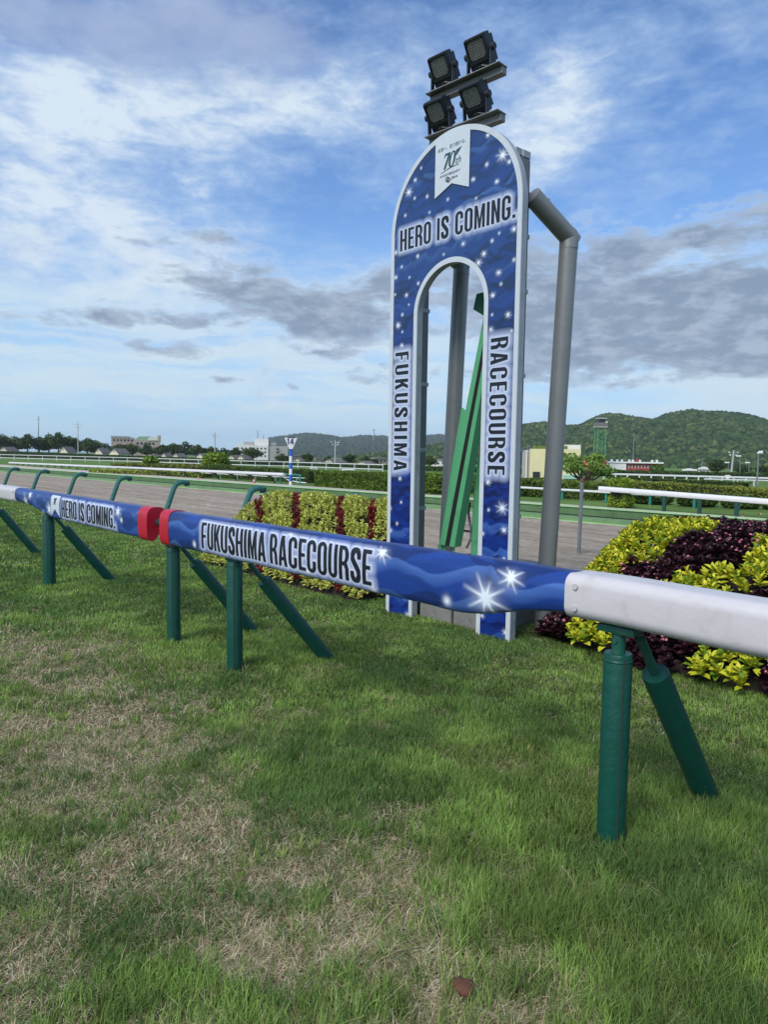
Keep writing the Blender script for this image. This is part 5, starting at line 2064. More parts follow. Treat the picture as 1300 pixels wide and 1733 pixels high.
obj('outer_trim', strip(arcs(RO + .003, HC), arcs(RO - TW, HC)), TRIM, arch)
obj('opening_trim', strip(arcs(RI - .003, HI), arcs(RI + TW, HI)), TRIM, arch)

# printed sheet
CELL = .0075
gu = np.arange(AX0 + .015, AX1 - .015, CELL)
gw = np.arange(-.05, HC + RO - .015, CELL)
U, W = np.meshgrid(gu, gw)
inside = ((np.abs(U - AC) < RO - .02) & (W < HC)) | (np.hypot(U - AC, W - HC) < RO - .02)
hole = ((np.abs(U - AC) < RI + .02) & (W < HI)) | (np.hypot(U - AC, W - HI) < RI + .02)
ok = inside & ~hole
col = wave_print(U, W, 3, wl=.30, step=.07, amp=.05, slant=.12, lo=-.1, hi=HC + RO + .75)
# reflected sky put into the print colour: paler, softer top; deep blue feet
sky_refl = sstep(W, 1.6, 3.4)[..., None]
col = col * (1 - sky_refl) * np.array([.74, .84, 1.0]) + sky_refl * (col * .80 + np.array([.018, .036, .048]))
print_texts = []


def put_text(text, P0, Uv, Wv, height, width, gap=.085, space=.22):
    """returns polygons mapped by P0 + u*Uv + w*Wv (2-D)"""
    polys, tw = layout(text, gap, space)
    sx = width / tw
    fn = lambda p: (P0[0] + Uv[0] * p[0] * sx + Wv[0] * p[1] * height, P0[1] + Uv[1] * p[0] * sx + Wv[1] * p[1] * height)
    return [([fn(p) for p in o], [[fn(p) for p in h] for h in hs]) for o, hs in polys]


t_hero = put_text('HERO IS COMING.', (-5.088, 3.492), (1, 0), (0, 1), .192, 1.366, .09, .26)
t_fuk = put_text('FUKUSHIMA', (-5.128, 2.545), (0, -1), (1, 0), .182, 1.13, .18)
t_rac = put_text('RACECOURSE', (-3.942, 2.55), (0, -1), (1, 0), .182, 1.14, .13)
for tx, a in ((t_hero, .052), (t_fuk, .075), (t_rac, .075)):
    E = edges_of(tx, lambda p: p)
    bx = (U > E[:, [0, 2]].min() - .12) & (U < E[:, [0, 2]].max() + .12) & (W > E[:, [1, 3]].min() - .12) & (W < E[:, [1, 3]].max() + .12) & ok
    dd = seg_dist(U[bx], W[bx], E)
    c_ = col[bx]
    halo(c_, dd, a, .82, (.54, .61, .78))
    halo(c_, dd, a * .35, .5, (.72, .78, .87))
    col[bx] = c_
stars_px = [(692, 326, .085, 8), (703, 305, .045, 8), (702, 336, .035, 0), (713, 285, .03, 0), (723, 333, .04, 0), (686, 365, .04, 8), (727, 360, .03, 0), (758, 338, .035, 0), (806, 336, .03, 0),
            (826, 229, .05, 8), (851, 263, .11, 8), (862, 274, .05, 8), (824, 279, .045, 0), (801, 304, .05, 8), (841, 308, .05, 8), (870, 388, .06, 8), (845, 395, .03, 0), (784, 413, .05, 8), (833, 408, .04, 0),
            (819, 430, .06, 8), (810, 445, .07, 8), (844, 462, .06, 8), (870, 440, .04, 0), (848, 481, .035, 0), (834, 500, .055, 8), (860, 533, .06, 8), (833, 533, .03, 0), (831, 558, .055, 8),
            (670, 428, .05, 0), (707, 434, .045, 0), (680, 452, .035, 0), (751, 431, .03, 0), (670, 470, .05, 8), (708, 480, .04, 0), (688, 500, .05, 8), (669, 499, .03, 0), (674, 551, .07, 8), (681, 533, .04, 0),
            (692, 516, .025, 0), (681, 562, .03, 0), (680, 585, .05, 8), (677, 810, .05, 8), (660, 860, .055, 8), (679, 850, .035, 0), (672, 886, .04, 0), (661, 898, .05, 0), (826, 816, .06, 8), (850, 860, .11, 8),
            (827, 863, .035, 0), (853, 897, .065, 8), (817, 903, .045, 0), (853, 946, .04, 0), (689, 1040, .06, 8), (855, 1070, .06, 8), (816, 1042, .05, 8), (693, 470, .03, 8), (660, 925, .04, 0), (866, 560, .03, 0)]
for sx0, sy0, sz, rays in stars_px:
    p = at_y(sx0, sy0, AY)
    add_star(col, U, W, p[0], p[2], sz * .80, rot=.2, rays=rays, strength=.88)
idx = -np.ones(U.shape, int)
idx[ok] = np.arange(ok.sum())
a_, b_, c_, d_ = idx[:-1, :-1], idx[:-1, 1:], idx[1:, 1:], idx[1:, :-1]
full = (a_ >= 0) & (b_ >= 0) & (c_ >= 0) & (d_ >= 0)
Fq = np.stack([a_[full], b_[full], c_[full], d_[full]], -1)
Vp = np.stack([U[ok], np.full(ok.sum(), AY), W[ok]], -1)
PRINT = mat('printed_vinyl', (1, 1, 1), rough=.36, attr=True, var=.10, vscale=3, spec=.4, bump=.18, bscale=7)
bulk('print', Vp, Fq, col[ok], PRINT, arch)
INK = mat('black_ink', tuple(lin((20, 24, 34))), rough=.45, var=.05)


def flat_text(name, polys, parent, y, thick=.002, m=None):
    mb = MB()
    for o, hs in polys:
        mb.prism(o, hs, lambda p: (p[0], y, p[1]), (0, thick, 0), back=False)
    return obj(name, mb, m or INK, parent)


flat_text('lettering', t_hero, arch, AY - .003)
flat_text('lettering', t_fuk, arch, AY - .003)
flat_text('lettering', t_rac, arch, AY - .003)

# white ribbon with the anniversary emblem
x0, x1 = at_y(737.5, 300, AY)[0], at_y(795, 300, AY)[0]
zb, zn = 3.862, 3.945
top = []
for i in range(13):
    x = x1 + (x0 - x1) * i / 12
    top.append((x, HC + math.sqrt((RO - .006) ** 2 - (x - AC) ** 2)))
rib = [(x0, zb), ((x0 + x1) / 2, zn), (x1, zb)] + top
RIBM = mat('ribbon_white', tuple(lin((198, 206, 210))), rough=.42, var=.04)
ribbon = obj('ribbon', MB().prism(rib, [], lambda p: (p[0], AY - .0075, p[1]), (0, .003, 0), back=False), RIBM, arch)
DKTEAL = mat('emblem_green', tuple(lin((36, 70, 74))), rough=.45, var=.08)
GREYI = mat('grey_ink', tuple(lin((84, 92, 98))), rough=.5)


def emblem(parent, cx, z0, s, y, name='emblem', mp=None):
    """numerals 70 with a wing, small th and a swoosh; s = unit height of the numerals"""
    sh = .22
    f = lambda p: (cx + (p[0] + sh * p[1]) * s, y, z0 + p[1] * s)
    f = mp(f) if mp else f
    mb = MB()
    mb.prism([(-.50, 1.0), (-.56, .74), (-.50, .74), (-.44, .86), (-.20, .86), (-.44, 0), (-.24, 0), (-.02, .90), (-.02, 1.0)], [], f, (0, .002, 0), back=False)
    mb.prism([(.25 + .31 * math.cos(2 * math.pi * i / 28), .5 + .51 * math.sin(2 * math.pi * i / 28)) for i in range(28)],
             [[(.25 + .13 * math.cos(2 * math.pi * i / 28), .5 + .43 * math.sin(2 * math.pi * i / 28)) for i in range(28)][::-1]], f, (0, .002, 0), back=False)
    # wing from the top of the nought
    for a, b, h_ in ((.44, .98, 1.02), (.48, .90, .90), (.52, .80, .80)):
        mb.prism([(a, h_ - .16), (a + .12, h_ - .02), (b, h_ + .06), (b - .1, h_ - .06), (a + .14, h_ - .15)], [], f, (0, .0021 + .0002 * h_, 0), back=False)
    o = obj(name, mb, DKTEAL, parent)
    mb = MB()
    f2 = f
    sw = [(-.62 + 1.6 * i / 16, -.20 + .20 * math.sin(math.pi * .62 * i / 16)) for i in range(17)]
    L = [(x, z + .012 + .022 * math.sin(math.pi * i / 16)) for i, (x, z) in enumerate(sw)]
    B = [(x, z - .012 - .012 * math.sin(math.pi * i / 16)) for i, (x, z) in enumerate(sw)]
    mb.prism(L[::-1] + B, [], f2, (0, .002, 0), back=False)
    obj('swoosh', mb, DKTEAL, parent)
    return o


def font_part(name, text, parent, pos, width, height, m, shear=0.0, right=(1, 0, 0), up=(0, 0, 1), bold=0.0):
    cu = bpy.data.curves.new('text', 'FONT')
    cu.body = text
    cu.shear = shear
    cu.offset = bold
    cu.resolution_u = 3
    tmp = bpy.data.objects.new('text', cu)
    C.objects.link(tmp)
    bpy.context.view_layer.update()
    me = bpy.data.meshes.new_from_object(tmp.evaluated_get(bpy.context.evaluated_depsgraph_get()))
    bpy.data.objects.remove(tmp)
    n = len(me.vertices)
    if n == 0:
        return None
    co = np.empty(n * 3)
    me.vertices.foreach_get('co', co)
    co = co.reshape(-1, 3)
    lo, hi = co.min(0), co.max(0)
    sx = width / max(hi[0] - lo[0], 1e-6)
    sz = height / max(hi[1] - lo[1], 1e-6)
    off = np.array(root_of(parent).location)
    P = np.asarray(pos, float) + (co[:, :1] - lo[0]) * sx * np.array(right) + (co[:, 1:2] - lo[1]) * sz * np.array(up) - off
    me.vertices.foreach_set('co', P.ravel())
    me.materials.clear()
    me.materials.append(m)
    me.update()
    o = bpy.data.objects.new(name, me)
    return link(o, parent)


yt = AY - .0095
emblem(ribbon, -4.475, 4.085, .13, yt)
font_part('emblem_suffix', 'th', ribbon, (-4.385, yt, 4.095), .062, .058, DKTEAL, shear=.3)
font_part('emblem_text', 'ANNIVERSARY', ribbon, (-4.575, yt, 4.022), .245, .021, GREYI, bold=.01)
font_part('slogan', '未来へ、走り続ける。', ribbon, (-4.605, yt, 4.245), .33, .036, GREYI)
font_part('emblem_text', 'JRA', ribbon, (-4.445, yt, 3.972), .085, .028, GREYI, shear=.25, bold=.015)
mb = MB()
for (cx, cz, rr) in ((-4.485, 3.992, .022), (-4.468, 3.982, .022), (-4.476, 3.978, .013)):
    mb.prism([(cx + rr * math.cos(2 * math.pi * i / 20), cz + rr * math.sin(2 * math.pi * i / 20)) for i in range(20)],
             [[(cx + rr * .66 * math.cos(2 * math.pi * i / 20), cz + rr * .66 * math.sin(2 * math.pi * i / 20)) for i in range(20)][::-1]],
             lambda p: (p[0], yt - .0006 * rr * 50, p[1]), (0, .002, 0), back=False)
obj('emblem_mark', mb, GREYI, ribbon)

# hollow boxes behind the legs, back frame, joints
YB0, YB1 = AY + .075, AY + .25
for nm, xa, xb in (('leg_box', AX0 + .12, AX0 + .27), ('leg_box', AX1 - .27, AX1 - .12)):
    lb = obj(nm, MB().box(((xa + xb) / 2, (YB0 + YB1) / 2, 1.98), (xb - xa, YB1 - YB0, 4.08), bev=.006), BOXM, arch)
    for z in (.55, 1.05, 1.62, 2.25, 2.95, 3.4):
        obj('joint_band', MB().box(((xa + xb) / 2, (YB0 + YB1) / 2 + .01, z), (xb - xa + .012, YB1 - YB0 + .0, .035)), SIDE, lb)
obj('back_beam', MB().box((AC, YB1 - .05, 4.055), (AW - .236, .10, .06), bev=.006), SIDE, arch)
obj('back_beam', MB().box((AC, YB1 - .05, 3.55), (AW - .55, .10, .12), bev=.006), BOXM, arch)
for x in (AX0 + .16, AX1 - .155):
    obj('spacer', MB().box((x, AY + .15, 4.06), (.05, .155, .05)), SIDE, arch)
    g_ = [(x - .04, YB1 - .01, 3.80), (x + .07, YB1 + .24, 3.76), (x - .04, YB1 + .22, 3.72), (x - .04, YB1 - .01, 3.786), (x + .07, YB1 + .24, 3.746), (x - .04, YB1 + .22, 3.706)]
    obj('gusset', MB().add(g_, [(0, 1, 2), (5, 4, 3), (0, 3, 4, 1), (1, 4, 5, 2), (2, 5, 3, 0)]), BOXM, arch)

# support poles with elbow
PIPE = mat('pipe_grey', tuple(lin((132, 134, 133))), rough=.42, metal=.25, var=.08, vscale=4, dirt=tuple(lin((104, 104, 100))), dscale=2.5, damt=.35)
for xt, xb, xs0 in ((-3.645, -3.785, -3.74), (-4.885, -5.03, -5.03)):
    el = np.array([xt, 5.35, 3.45])
    pts = [np.array([xs0, YB1 - .03, 3.70])]
    for s in np.linspace(0, 1, 2):
        pass
    body = [(xs0, YB1 - .03, 3.72), tuple(el)]
    pipe = obj('support_pole', MB().tube([np.array([xb, 5.35, -.05]), np.array([xt, 5.35, 3.42])], 0.079, 24), PIPE, arch, smooth=True)
    a0 = np.array([xs0, YB1 - .02, 3.72])
    dirv = (el - a0) / np.linalg.norm(el - a0)
    obj('elbow_arm', MB().tube([a0, el + dirv * .06], 0.079, 24), PIPE, pipe, smooth=True)
    # mitre ball
    S, Fi = ico()
    bm_ = MB().tube([el + np.array([0, 0, -.10]), el + np.array([0, 0, -.02]), el + np.array([0, .0, .05]), el + np.array([0, 0, .078])], [.080, .080, .069, .042], 24)
    obj('mitre', bm_, PIPE, pipe, smooth=True)

# lamp mast and crossbars
mast = obj('lamp_mast', MB().box((AC + .03, AY + .30, 4.50), (.075, .075, 1.15), bev=.006), SIDE, arch)
BARM = mat('bar_metal', tuple(lin((124, 123, 118))), rough=.5, metal=.2, var=.15, vscale=8, dirt=tuple(lin((96, 92, 84))), dscale=5, damt=.5)
rzb = rotz(R(4.5))
BY = AY + .135
bars = []
for z in (4.41, 4.79):
    mb = MB()
    c = np.array([AC + .025, BY, z])
    mb.box(c + np.array([0, 0, .005]), (.79, .07, .062), rzb, bev=.006)
    mb.box(c + np.array(rzb @ Vector((0, -.03, .041))), (.80, .13, .008), rzb)
    obj('crossbar', mb, BARM, mast)
    bars.append(c)

# floodlights
LHOUS = mat('lamp_black', tuple(lin((34, 38, 46))), rough=.5, var=.15, vscale=10)


def lens_mat():
    m = bpy.data.materials.new('led_panel')
    m.use_nodes = True
    t = m.node_tree
    g = NT(t)
    b = t.nodes['Principled BSDF']
    b.inputs['Roughness'].default_value = .25
    tc = g.n('ShaderNodeTexCoord').outputs['Object']
    br = g.n('ShaderNodeTexBrick')
    br.offset = 0
    br.inputs['Scale'].default_value = 30
    br.inputs['Mortar Size'].default_value = .06
    br.inputs['Color1'].default_value = (*lin((124, 125, 122)), 1)
    br.inputs['Color2'].default_value = (*lin((104, 106, 104)), 1)
    br.inputs['Mortar'].default_value = (*lin((76, 78, 80)), 1)
    br.inputs['Brick Width'].default_value = .9
    br.inputs['Row Height'].default_value = .5
    sp = g.n('ShaderNodeSeparateXYZ')
    t.links.new(tc, sp.inputs[0])
    t.links.new(g.xyz(sp.outputs[0], sp.outputs[2], 0), br.inputs['Vector'])
    t.links.new(br.outputs[0], b.inputs['Base Color'])
    return m


LED = lens_mat()


def floodlight():
    t = thing('floodlight', 'x', 'floodlight', (0, 0, 0), 'floodlights above the arch')
    # local: base at the bar top; head tilts forward (towards -y)
    W_, H_, D_ = .215, .255, .085
    piv = Vector((0, 0, .165))
    T = Matrix.Translation(piv) @ rotx(R(32))

    def bx(c, s, bev=.0):
        mb = MB().box((0, 0, 0), s, None, bev)
        V = np.array([(T @ (Vector(v) + Vector(c)))[:] for v in mb.v[0]])
        mb.v[0] = V
        return mb
    h = obj('housing', bx((0, 0, 0), (W_, D_, H_), .012), LHOUS, t)
    mb = MB()
    for i in range(7):
        m2 = bx((-.10 + .033 * i, D_ / 2 + .02, 0), (.006, .045, H_ * .8))
        mb.add(m2.v[0], m2.f)
    obj('cooling_fin', mb, LHOUS, h)
    out = [(-.078, -.012), (-.078, .086), (-.06, .108), (.06, .108), (.078, .086), (.078, -.012), (.06, -.034), (-.06, -.034)]
    mb = MB().prism([(x, z) for x, z in out][::-1], [], lambda p: (p[0], -D_ / 2 - .004, p[1] - .01), (0, .004, 0))
    mb.v[0] = np.array([(T @ Vector(v))[:] for v in mb.v[0]])
    obj('led_panel', mb, LED, h)
    mb = MB()
    fr = [(-.1, .110, .2, .012), (-.1, -.062, .2, .02)]
    for (xx, zz, ww, hh) in fr:
        m2 = bx((xx + ww / 2, -D_ / 2 - .006, zz), (ww, .012, hh))
        mb.add(m2.v[0], m2.f)
    for xx in (-.095, .095):
        m2 = bx((xx, -D_ / 2 - .006, .026), (.012, .012, .17))
        mb.add(m2.v[0], m2.f)
    obj('bezel', mb, LHOUS, h)
    yk = MB()
    for s in (-1, 1):
        yk.box((s * (W_ / 2 + .012), .0, .09), (.012, .04, .19))
        yk.tube([(s * (W_ / 2 + .0), 0, .165), (s * (W_ / 2 + .045), 0, .165)], .028, 10)
    yk.box((0, 0, .004), (W_ + .036, .04, .008))
    obj('yoke', yk, LHOUS, t)
    obj('cable', MB().tube([(-.02, .03, .07), (.0, -.01, .03), (.04, -.02, .035), (.09, .0, .02), (.12, .03, .008)], .008, 6), LHOUS, t)
    return t


fl0 = floodlight()
specs = [(bars[1], -.235, 'upper left black floodlight on the crossbars above the arch', 0), (bars[1], .17, 'upper right black floodlight, the topmost, above the arch', 0),
         (bars[0], -.255, 'lower left black floodlight just above the arch top', 6), (bars[0], .145, 'lower right black floodlight between the two crossbars', 6)]
for i, (c, dx, lab, tl) in enumerate(specs):
    o = np.array(rzb @ Vector((dx, -.045, 0))) + c + np.array([0, 0, .05])
    if i == 0:
        fl0.location = o
        fl0.rotation_euler = (0, 0, R(4.5))
        fl0['label'] = lab
    else:
        dup(fl0, o, R(4.5), lab, 'floodlights above the arch').rotation_euler = (R(tl), 0, R(4.5))

# concrete blocks
for c, s, lab in [((-4.625, 5.21, .265), (.41, .82, .61), 'weathered concrete block behind the arch opening, left of the gap'), ((-4.18, 5.21, .265), (.42, .82, .61), 'weathered concrete block under the green frame, right of the gap')]:
    tag(obj('concrete_block', MB().box(c, s, bev=.018), CONC, None, (c[0], c[1], 0)), lab, 'concrete block')

# green leaning slit frame behind the arch
GR1 = mat('frame_green', tuple(lin((84, 160, 112))), rough=.5, var=.08, vscale=4, dirt=tuple(lin((40, 96, 64))), dscale=4, damt=.35)
BLK = mat('black_slot', tuple(lin((16, 16, 18))), rough=.8)
YF = 5.10
PB = lambda px, py, y=YF: at_y(px, py, y)
t = thing('slit_frame', 'green leaning steel frame with a black slot standing behind the arch opening', 'frame', (-4.5, YF, .56))


def slab(name, quad, y0, y1, m, parent):
    """quad: four photo points in the plane y0, extruded to y1"""
    A = np.array([PB(x, y, y0) for x, y in quad])
    B = A + np.array([0, y1 - y0, 0])
    return obj(name, MB().add(np.concatenate([A, B]), [(0, 1, 2, 3), (7, 6, 5, 4), (0, 4, 5, 1), (1, 5, 6, 2), (2, 6, 7, 3), (3, 7, 4, 0)]), m, parent)


slab('left_beam', [(743.5, 921), (753, 923), (832, 505), (826, 500)], YF, YF + .09, GR1, t)
slab('slot', [(753.5, 923), (760, 924.5), (836, 508), (832.5, 505)], YF - .004, YF + .08, BLK, t)
slab('right_beam', [(760.5, 924.5), (769, 926), (842, 508), (836.5, 507)], YF, YF + .10, GR1, t)
slab('flange', [(744, 918), (748, 919), (790, 700), (781, 690)], YF + .10, YF + .125, GR1, t)
slab('head_plate', [(806.5, 498), (834, 490), (836, 545), (801, 524)], YF + .02, YF + .12, mat('dark_frame_green', tuple(lin((22, 86, 54))), rough=.5, var=.1), t)
for a, b, rd in (((746, 922), (747, 936), .03), ((768, 926), (768, 944), .012), ((753, 924), (753.5, 936), .012)):
    obj('foot', MB().tube([PB(*a, YF + .05), PB(*b, YF + .05)], rd, 8), GR1, t)
obj('rear_leg', MB().tube([PB(802, 946, 5.32), PB(808, 830, 5.30), PB(834, 640, 5.24)], .045, 4), GR1, t)
obj('hose', MB().tube([PB(790, 927, 5.3), PB(797, 912, 5.3), PB(797, 893, 5.3), PB(793, 868, 5.3), PB(796, 850, 5.3)], .012, 6), STEEL, t)
obj('strut', MB().tube([PB(784, 898, 5.3), PB(805, 900, 5.3)], .011, 6), DKGREEN, t)

# ------------------------------------------------------------------ padded foreground rails
RY0 = 2.45
FOAM = mat('foam_green', tuple(lin((10, 72, 60))), rough=.42, var=.08, vscale=6, bump=.5, bscale=9, spec=.45, dirt=tuple(lin((22, 62, 50))), dscale=5, damt=.4)
STLG = mat('bracket_green', tuple(lin((22, 84, 70))), rough=.45, var=.2, vscale=14, dirt=tuple(lin((96, 84, 72))), dscale=18, damt=.5)
REDC = mat('cap_red', tuple(lin((178, 22, 46))), rough=.4, var=.06, spec=.45)
SLEEVE = mat('sleeve_white', tuple(lin((198, 193, 194))), rough=.38, var=.04, vscale=3, spec=.45, dirt=tuple(lin((168, 160, 152))), dscale=7, damt=.5, bump=.22, bscale=6)


def rail_profile(zb, zt, dep, n=72):
    """closed cross-section (y, z): upright front, rounded top, back sloping in to a narrow foot"""
    h = zt - zb
    rc = .055
    pts = []
    pts += [(.012 + .02 * (1 - math.sin(R(a))), zb + .02 - .02 * math.cos(R(a))) for a in range(0, 91, 15)][:0]
    key = [(.040, zb), (.018, zb + .010), (.006, zb + .035), (.0, zb + h * .35), (.0, zb + h * .62), (.004, zt - .055), (.018, zt - .020), (.045, zt - .003), (dep * .5, zt),
           (dep - .035, zt - .004), (dep - .010, zt - .024), (dep, zt - .060), (dep - .004, zt - .10), (dep - .03, zb + h * .38), (.085, zb + .030), (.065, zb + .006)]
    K = np.array(key + [key[0]])
    s = np.concatenate([[0], np.cumsum(np.linalg.norm(np.diff(K, axis=0), axis=1))])
    q = np.linspace(0, s[-1], n + 1)[:-1]
    P = np.stack([np.interp(q, s, K[:, 0]), np.interp(q, s, K[:, 1])], 1)
    for _ in range(2):
        P = .5 * P + .25 * np.roll(P, 1, 0) + .25 * np.roll(P, -1, 0)
    return P, q / s[-1]


def front_y(z, zb, zt):
    P, _ = rail_profile(zb, zt, .17)
    k = int(np.argmax(P[:, 1]))
    f = P[:k + 1]
    k0 = int(np.argmin(f[:, 1]))
    return np.interp(z, f[k0:, 1], f[k0:, 0])


def sleeve(name, x0, x1, zbf, zt, dep, colf, parent, material, step=.0045, n=110):
    X = np.arange(x0, x1 + step / 2, step)
    V = np.empty((len(X), n, 3))
    for i, x in enumerate(X):
        P, q = rail_profile(zbf(x), zt, dep, n)
        wr = .0018 * math.sin(x * 9.0) + .0012 * math.sin(x * 23 + 1)
        V[i, :, 0] = x
        V[i, :, 1] = RY0 + P[:, 0] + wr
        V[i, :, 2] = P[:, 1] + wr * .5
    i = np.arange(len(X) - 1)[:, None] * n
    k = np.arange(n)[None, :]
    Fq = np.stack([i + k, i + (k + 1) % n, i + n + (k + 1) % n, i + n + k], -1).reshape(-1, 4)
    XX = V[..., 0]
    ZZ = V[..., 2]
    YY = V[..., 1] - RY0
    # unrolled height: front face uses z, top and back continue past the top edge
    WW = np.where(np.arange(n)[None, :] < n * .52, ZZ + np.clip(YY, 0, .1) * (ZZ > zt - .03), zt + .06 + YY * .6 + (zt - ZZ))
    col = colf(XX, WW)
    return bulk(name, V.reshape(-1, 3), Fq, col.reshape(-1, 3) if col is not None else None, material, parent, smooth=True)


def end_disc(x, zb, zt, dep, thick, m, parent, name, grow=.006):
    P, _ = rail_profile(zb - grow, zt + grow, dep + grow, 48)
    P[:, 0] -= grow * .6
    return obj(name, MB().prism([tuple(p) for p in P], [], lambda p: (x, RY0 + p[0], p[1]), (thick, 0, 0)), m, parent, smooth=True, angle=50)


def curved_text(name, polys, parent, zbf, zt, m=None, cuts=14):
    """letters wrapped onto the front of the rail"""
    bm = bmesh.new()
    for o, hs in polys:
        loops = [o] + hs
        flat = [p for l in loops for p in l]
        tris = tessellate_polygon([[Vector((p[0], p[1], 0)) for p in l] for l in loops])
        vs = [bm.verts.new((p[0], 0, p[1])) for p in flat]
        for tr in tris:
            try:
                bm.faces.new([vs[i] for i in tr])
            except ValueError:
                pass
    zs = [v.co.z for v in bm.verts]
    lo, hi = min(zs), max(zs)
    for k in range(1, cuts):
        bmesh.ops.bisect_plane(bm, geom=list(bm.verts) + list(bm.edges) + list(bm.faces), plane_co=(0, 0, lo + (hi - lo) * k / cuts), plane_no=(0, 0, 1))
    V = np.array([v.co[:] for v in bm.verts])
    bm.verts.index_update()
    Fc = [[v.index for v in f.verts] for f in bm.faces]
    bm.free()
    zmid = zbf(float(V[:, 0].mean()))
    V[:, 1] = RY0 + front_y(V[:, 2], zmid, zt) - .0035 + .0018 * np.sin(V[:, 0] * 9.0) + .0012 * np.sin(V[:, 0] * 23 + 1)
    off = np.array(root_of(parent).location)
    me = bpy.data.meshes.new(name)
    me.from_pydata((V - off).tolist(), [], Fc)
    me.materials.append(m or INK)
    bm = bmesh.new()
    bm.from_mesh(me)
    bmesh.ops.recalc_face_normals(bm, faces=bm.faces)
    bm.to_mesh(me)
    bm.free()
    return link(bpy.data.objects.new(name, me), parent)


ZT = 1.093


def text_box(px0, px1, text, gap, space, z0, z1):
    xa, xb = at_y(px0[0], px0[1], RY0)[0], at_y(px1[0], px1[1], RY0)[0]
    return put_text(text, (xa, z0), (1, 0), (0, 1), z1 - z0, xb - xa, gap, space)


def print_col(seed, polys, stars, base_shift=0.0, soft=.0):
    E = edges_of(polys, lambda p: p)

    def f(X, Wv):
        c = wave_print(X, Wv, seed, wl=.55, step=.11, amp=.07, lo=.78, hi=1.30)
        c = c * .95 + np.array([.004, .014, .04])
        b = (X > E[:, 0].min() - .2) & (X < E[:, 0].max() + .2) & (Wv < 1.14)
        dd = seg_dist(X[b], Wv[b], E)
        cb = c[b]
        halo(cb, dd, .056, .88, (.52, .58, .76))
        halo(cb, dd, .018, .6, (.72, .77, .86))
        c[b] = cb
        for (u, w, s, ry) in stars:
            add_star(c, X, Wv, u, w, s, rot=.3, rays=ry)
        return c
    return f


def rail_post(parent, X, z_top, r, foam_top, yoff=.09, thin_top=None, label=None):
    p = obj('post', MB().tube([(X, RY0 + yoff, -.04), (X + .0, RY0 + yoff, .02), (X, RY0 + yoff, foam_top - .012), (X, RY0 + yoff, foam_top)], [r * 1.0, r, r, r * .93], 20), FOAM, parent, smooth=True)
    obj('seam', MB().tube([(X + r * .80, RY0 + yoff - r * .58, .0), (X + r * .80, RY0 + yoff - r * .58, foam_top - .01)], .0035, 5), mat('seam_brown', tuple(lin((48, 50, 40))), rough=.8), p)
    obj('hem', MB().tube([(X, RY0 + yoff, foam_top - .034), (X, RY0 + yoff, foam_top - .028), (X, RY0 + yoff, foam_top - .022)], [r * 1.0, r * 1.035, r * 1.0], 20, caps=False), FOAM, p, smooth=True)
    obj('bracket', MB().tube([(X, RY0 + yoff, foam_top - .02), (X, RY0 + yoff, z_top + .02)], .027, 12).box((X, RY0 + yoff, z_top - .015), (.16, .07, .03), bev=.005).tube([(X, RY0 + yoff - .032, foam_top + .05), (X, RY0 + yoff + .05, foam_top + .05)], .011, 6), STLG, p, smooth=True)
    return p


def rail_brace(parent, X, r, z_top, base_y=3.27, top_z=.69, dx=.0):
    a = np.array([X + dx, base_y, -.04])
    b = np.array([X + .03, RY0 + .14, z_top - .03])
    L = b - a
    f = (top_z + .04) / (z_top + .01)
    q = a + L * f
    p = obj('brace', MB().tube([a, a + L * .02, q - L * .012, q], [r, r, r, r * .94], 20), FOAM, parent, smooth=True)
    mb = MB().tube([q - L * .02, b], .019, 10)
    obj('bracket', mb, STLG, p, smooth=True)
    return p, a, q


# right rail section ---------------------------------------------------
railR = thing('padded_rail', 'padded blue racing rail reading FUKUSHIMA RACECOURSE, with white sleeve and green foam legs', 'rail', (-4.4, RY0 + .09, 0))
xL = at_y(285, 890, RY0)[0]
zbR = lambda x: .819 + .100 * float(sstep(np.array(x), -2.25, -1.62)) if True else 0
t_rail = text_box((341, 900), (629, 965), 'FUKUSHIMA RACECOURSE', .075, .16, .862, 1.052)
st = []
for px, py, s, ry in [(645, 935, .085, 8), (756, 1017, .05, 0), (822, 1012, .15, 8), (863, 978, .09, 8), (328, 921, .05, 0), (520, 968, .03, 0), (630, 1000, .06, 8), (489, 903, .05, 8)]:
    p = at_y(px, py, RY0)
    st.append((p[0], p[2], s, ry))
sleeve('printed_cover', xL, -1.618, zbR, ZT, .16, print_col(12, t_rail, st), railR, PRINT)
curved_text('lettering', t_rail, railR, lambda x: .819, ZT)
xc = at_y(270, 885, RY0)[0]
end_disc(xc, .815, ZT, .165, xL - xc, REDC, railR, 'end_cap')


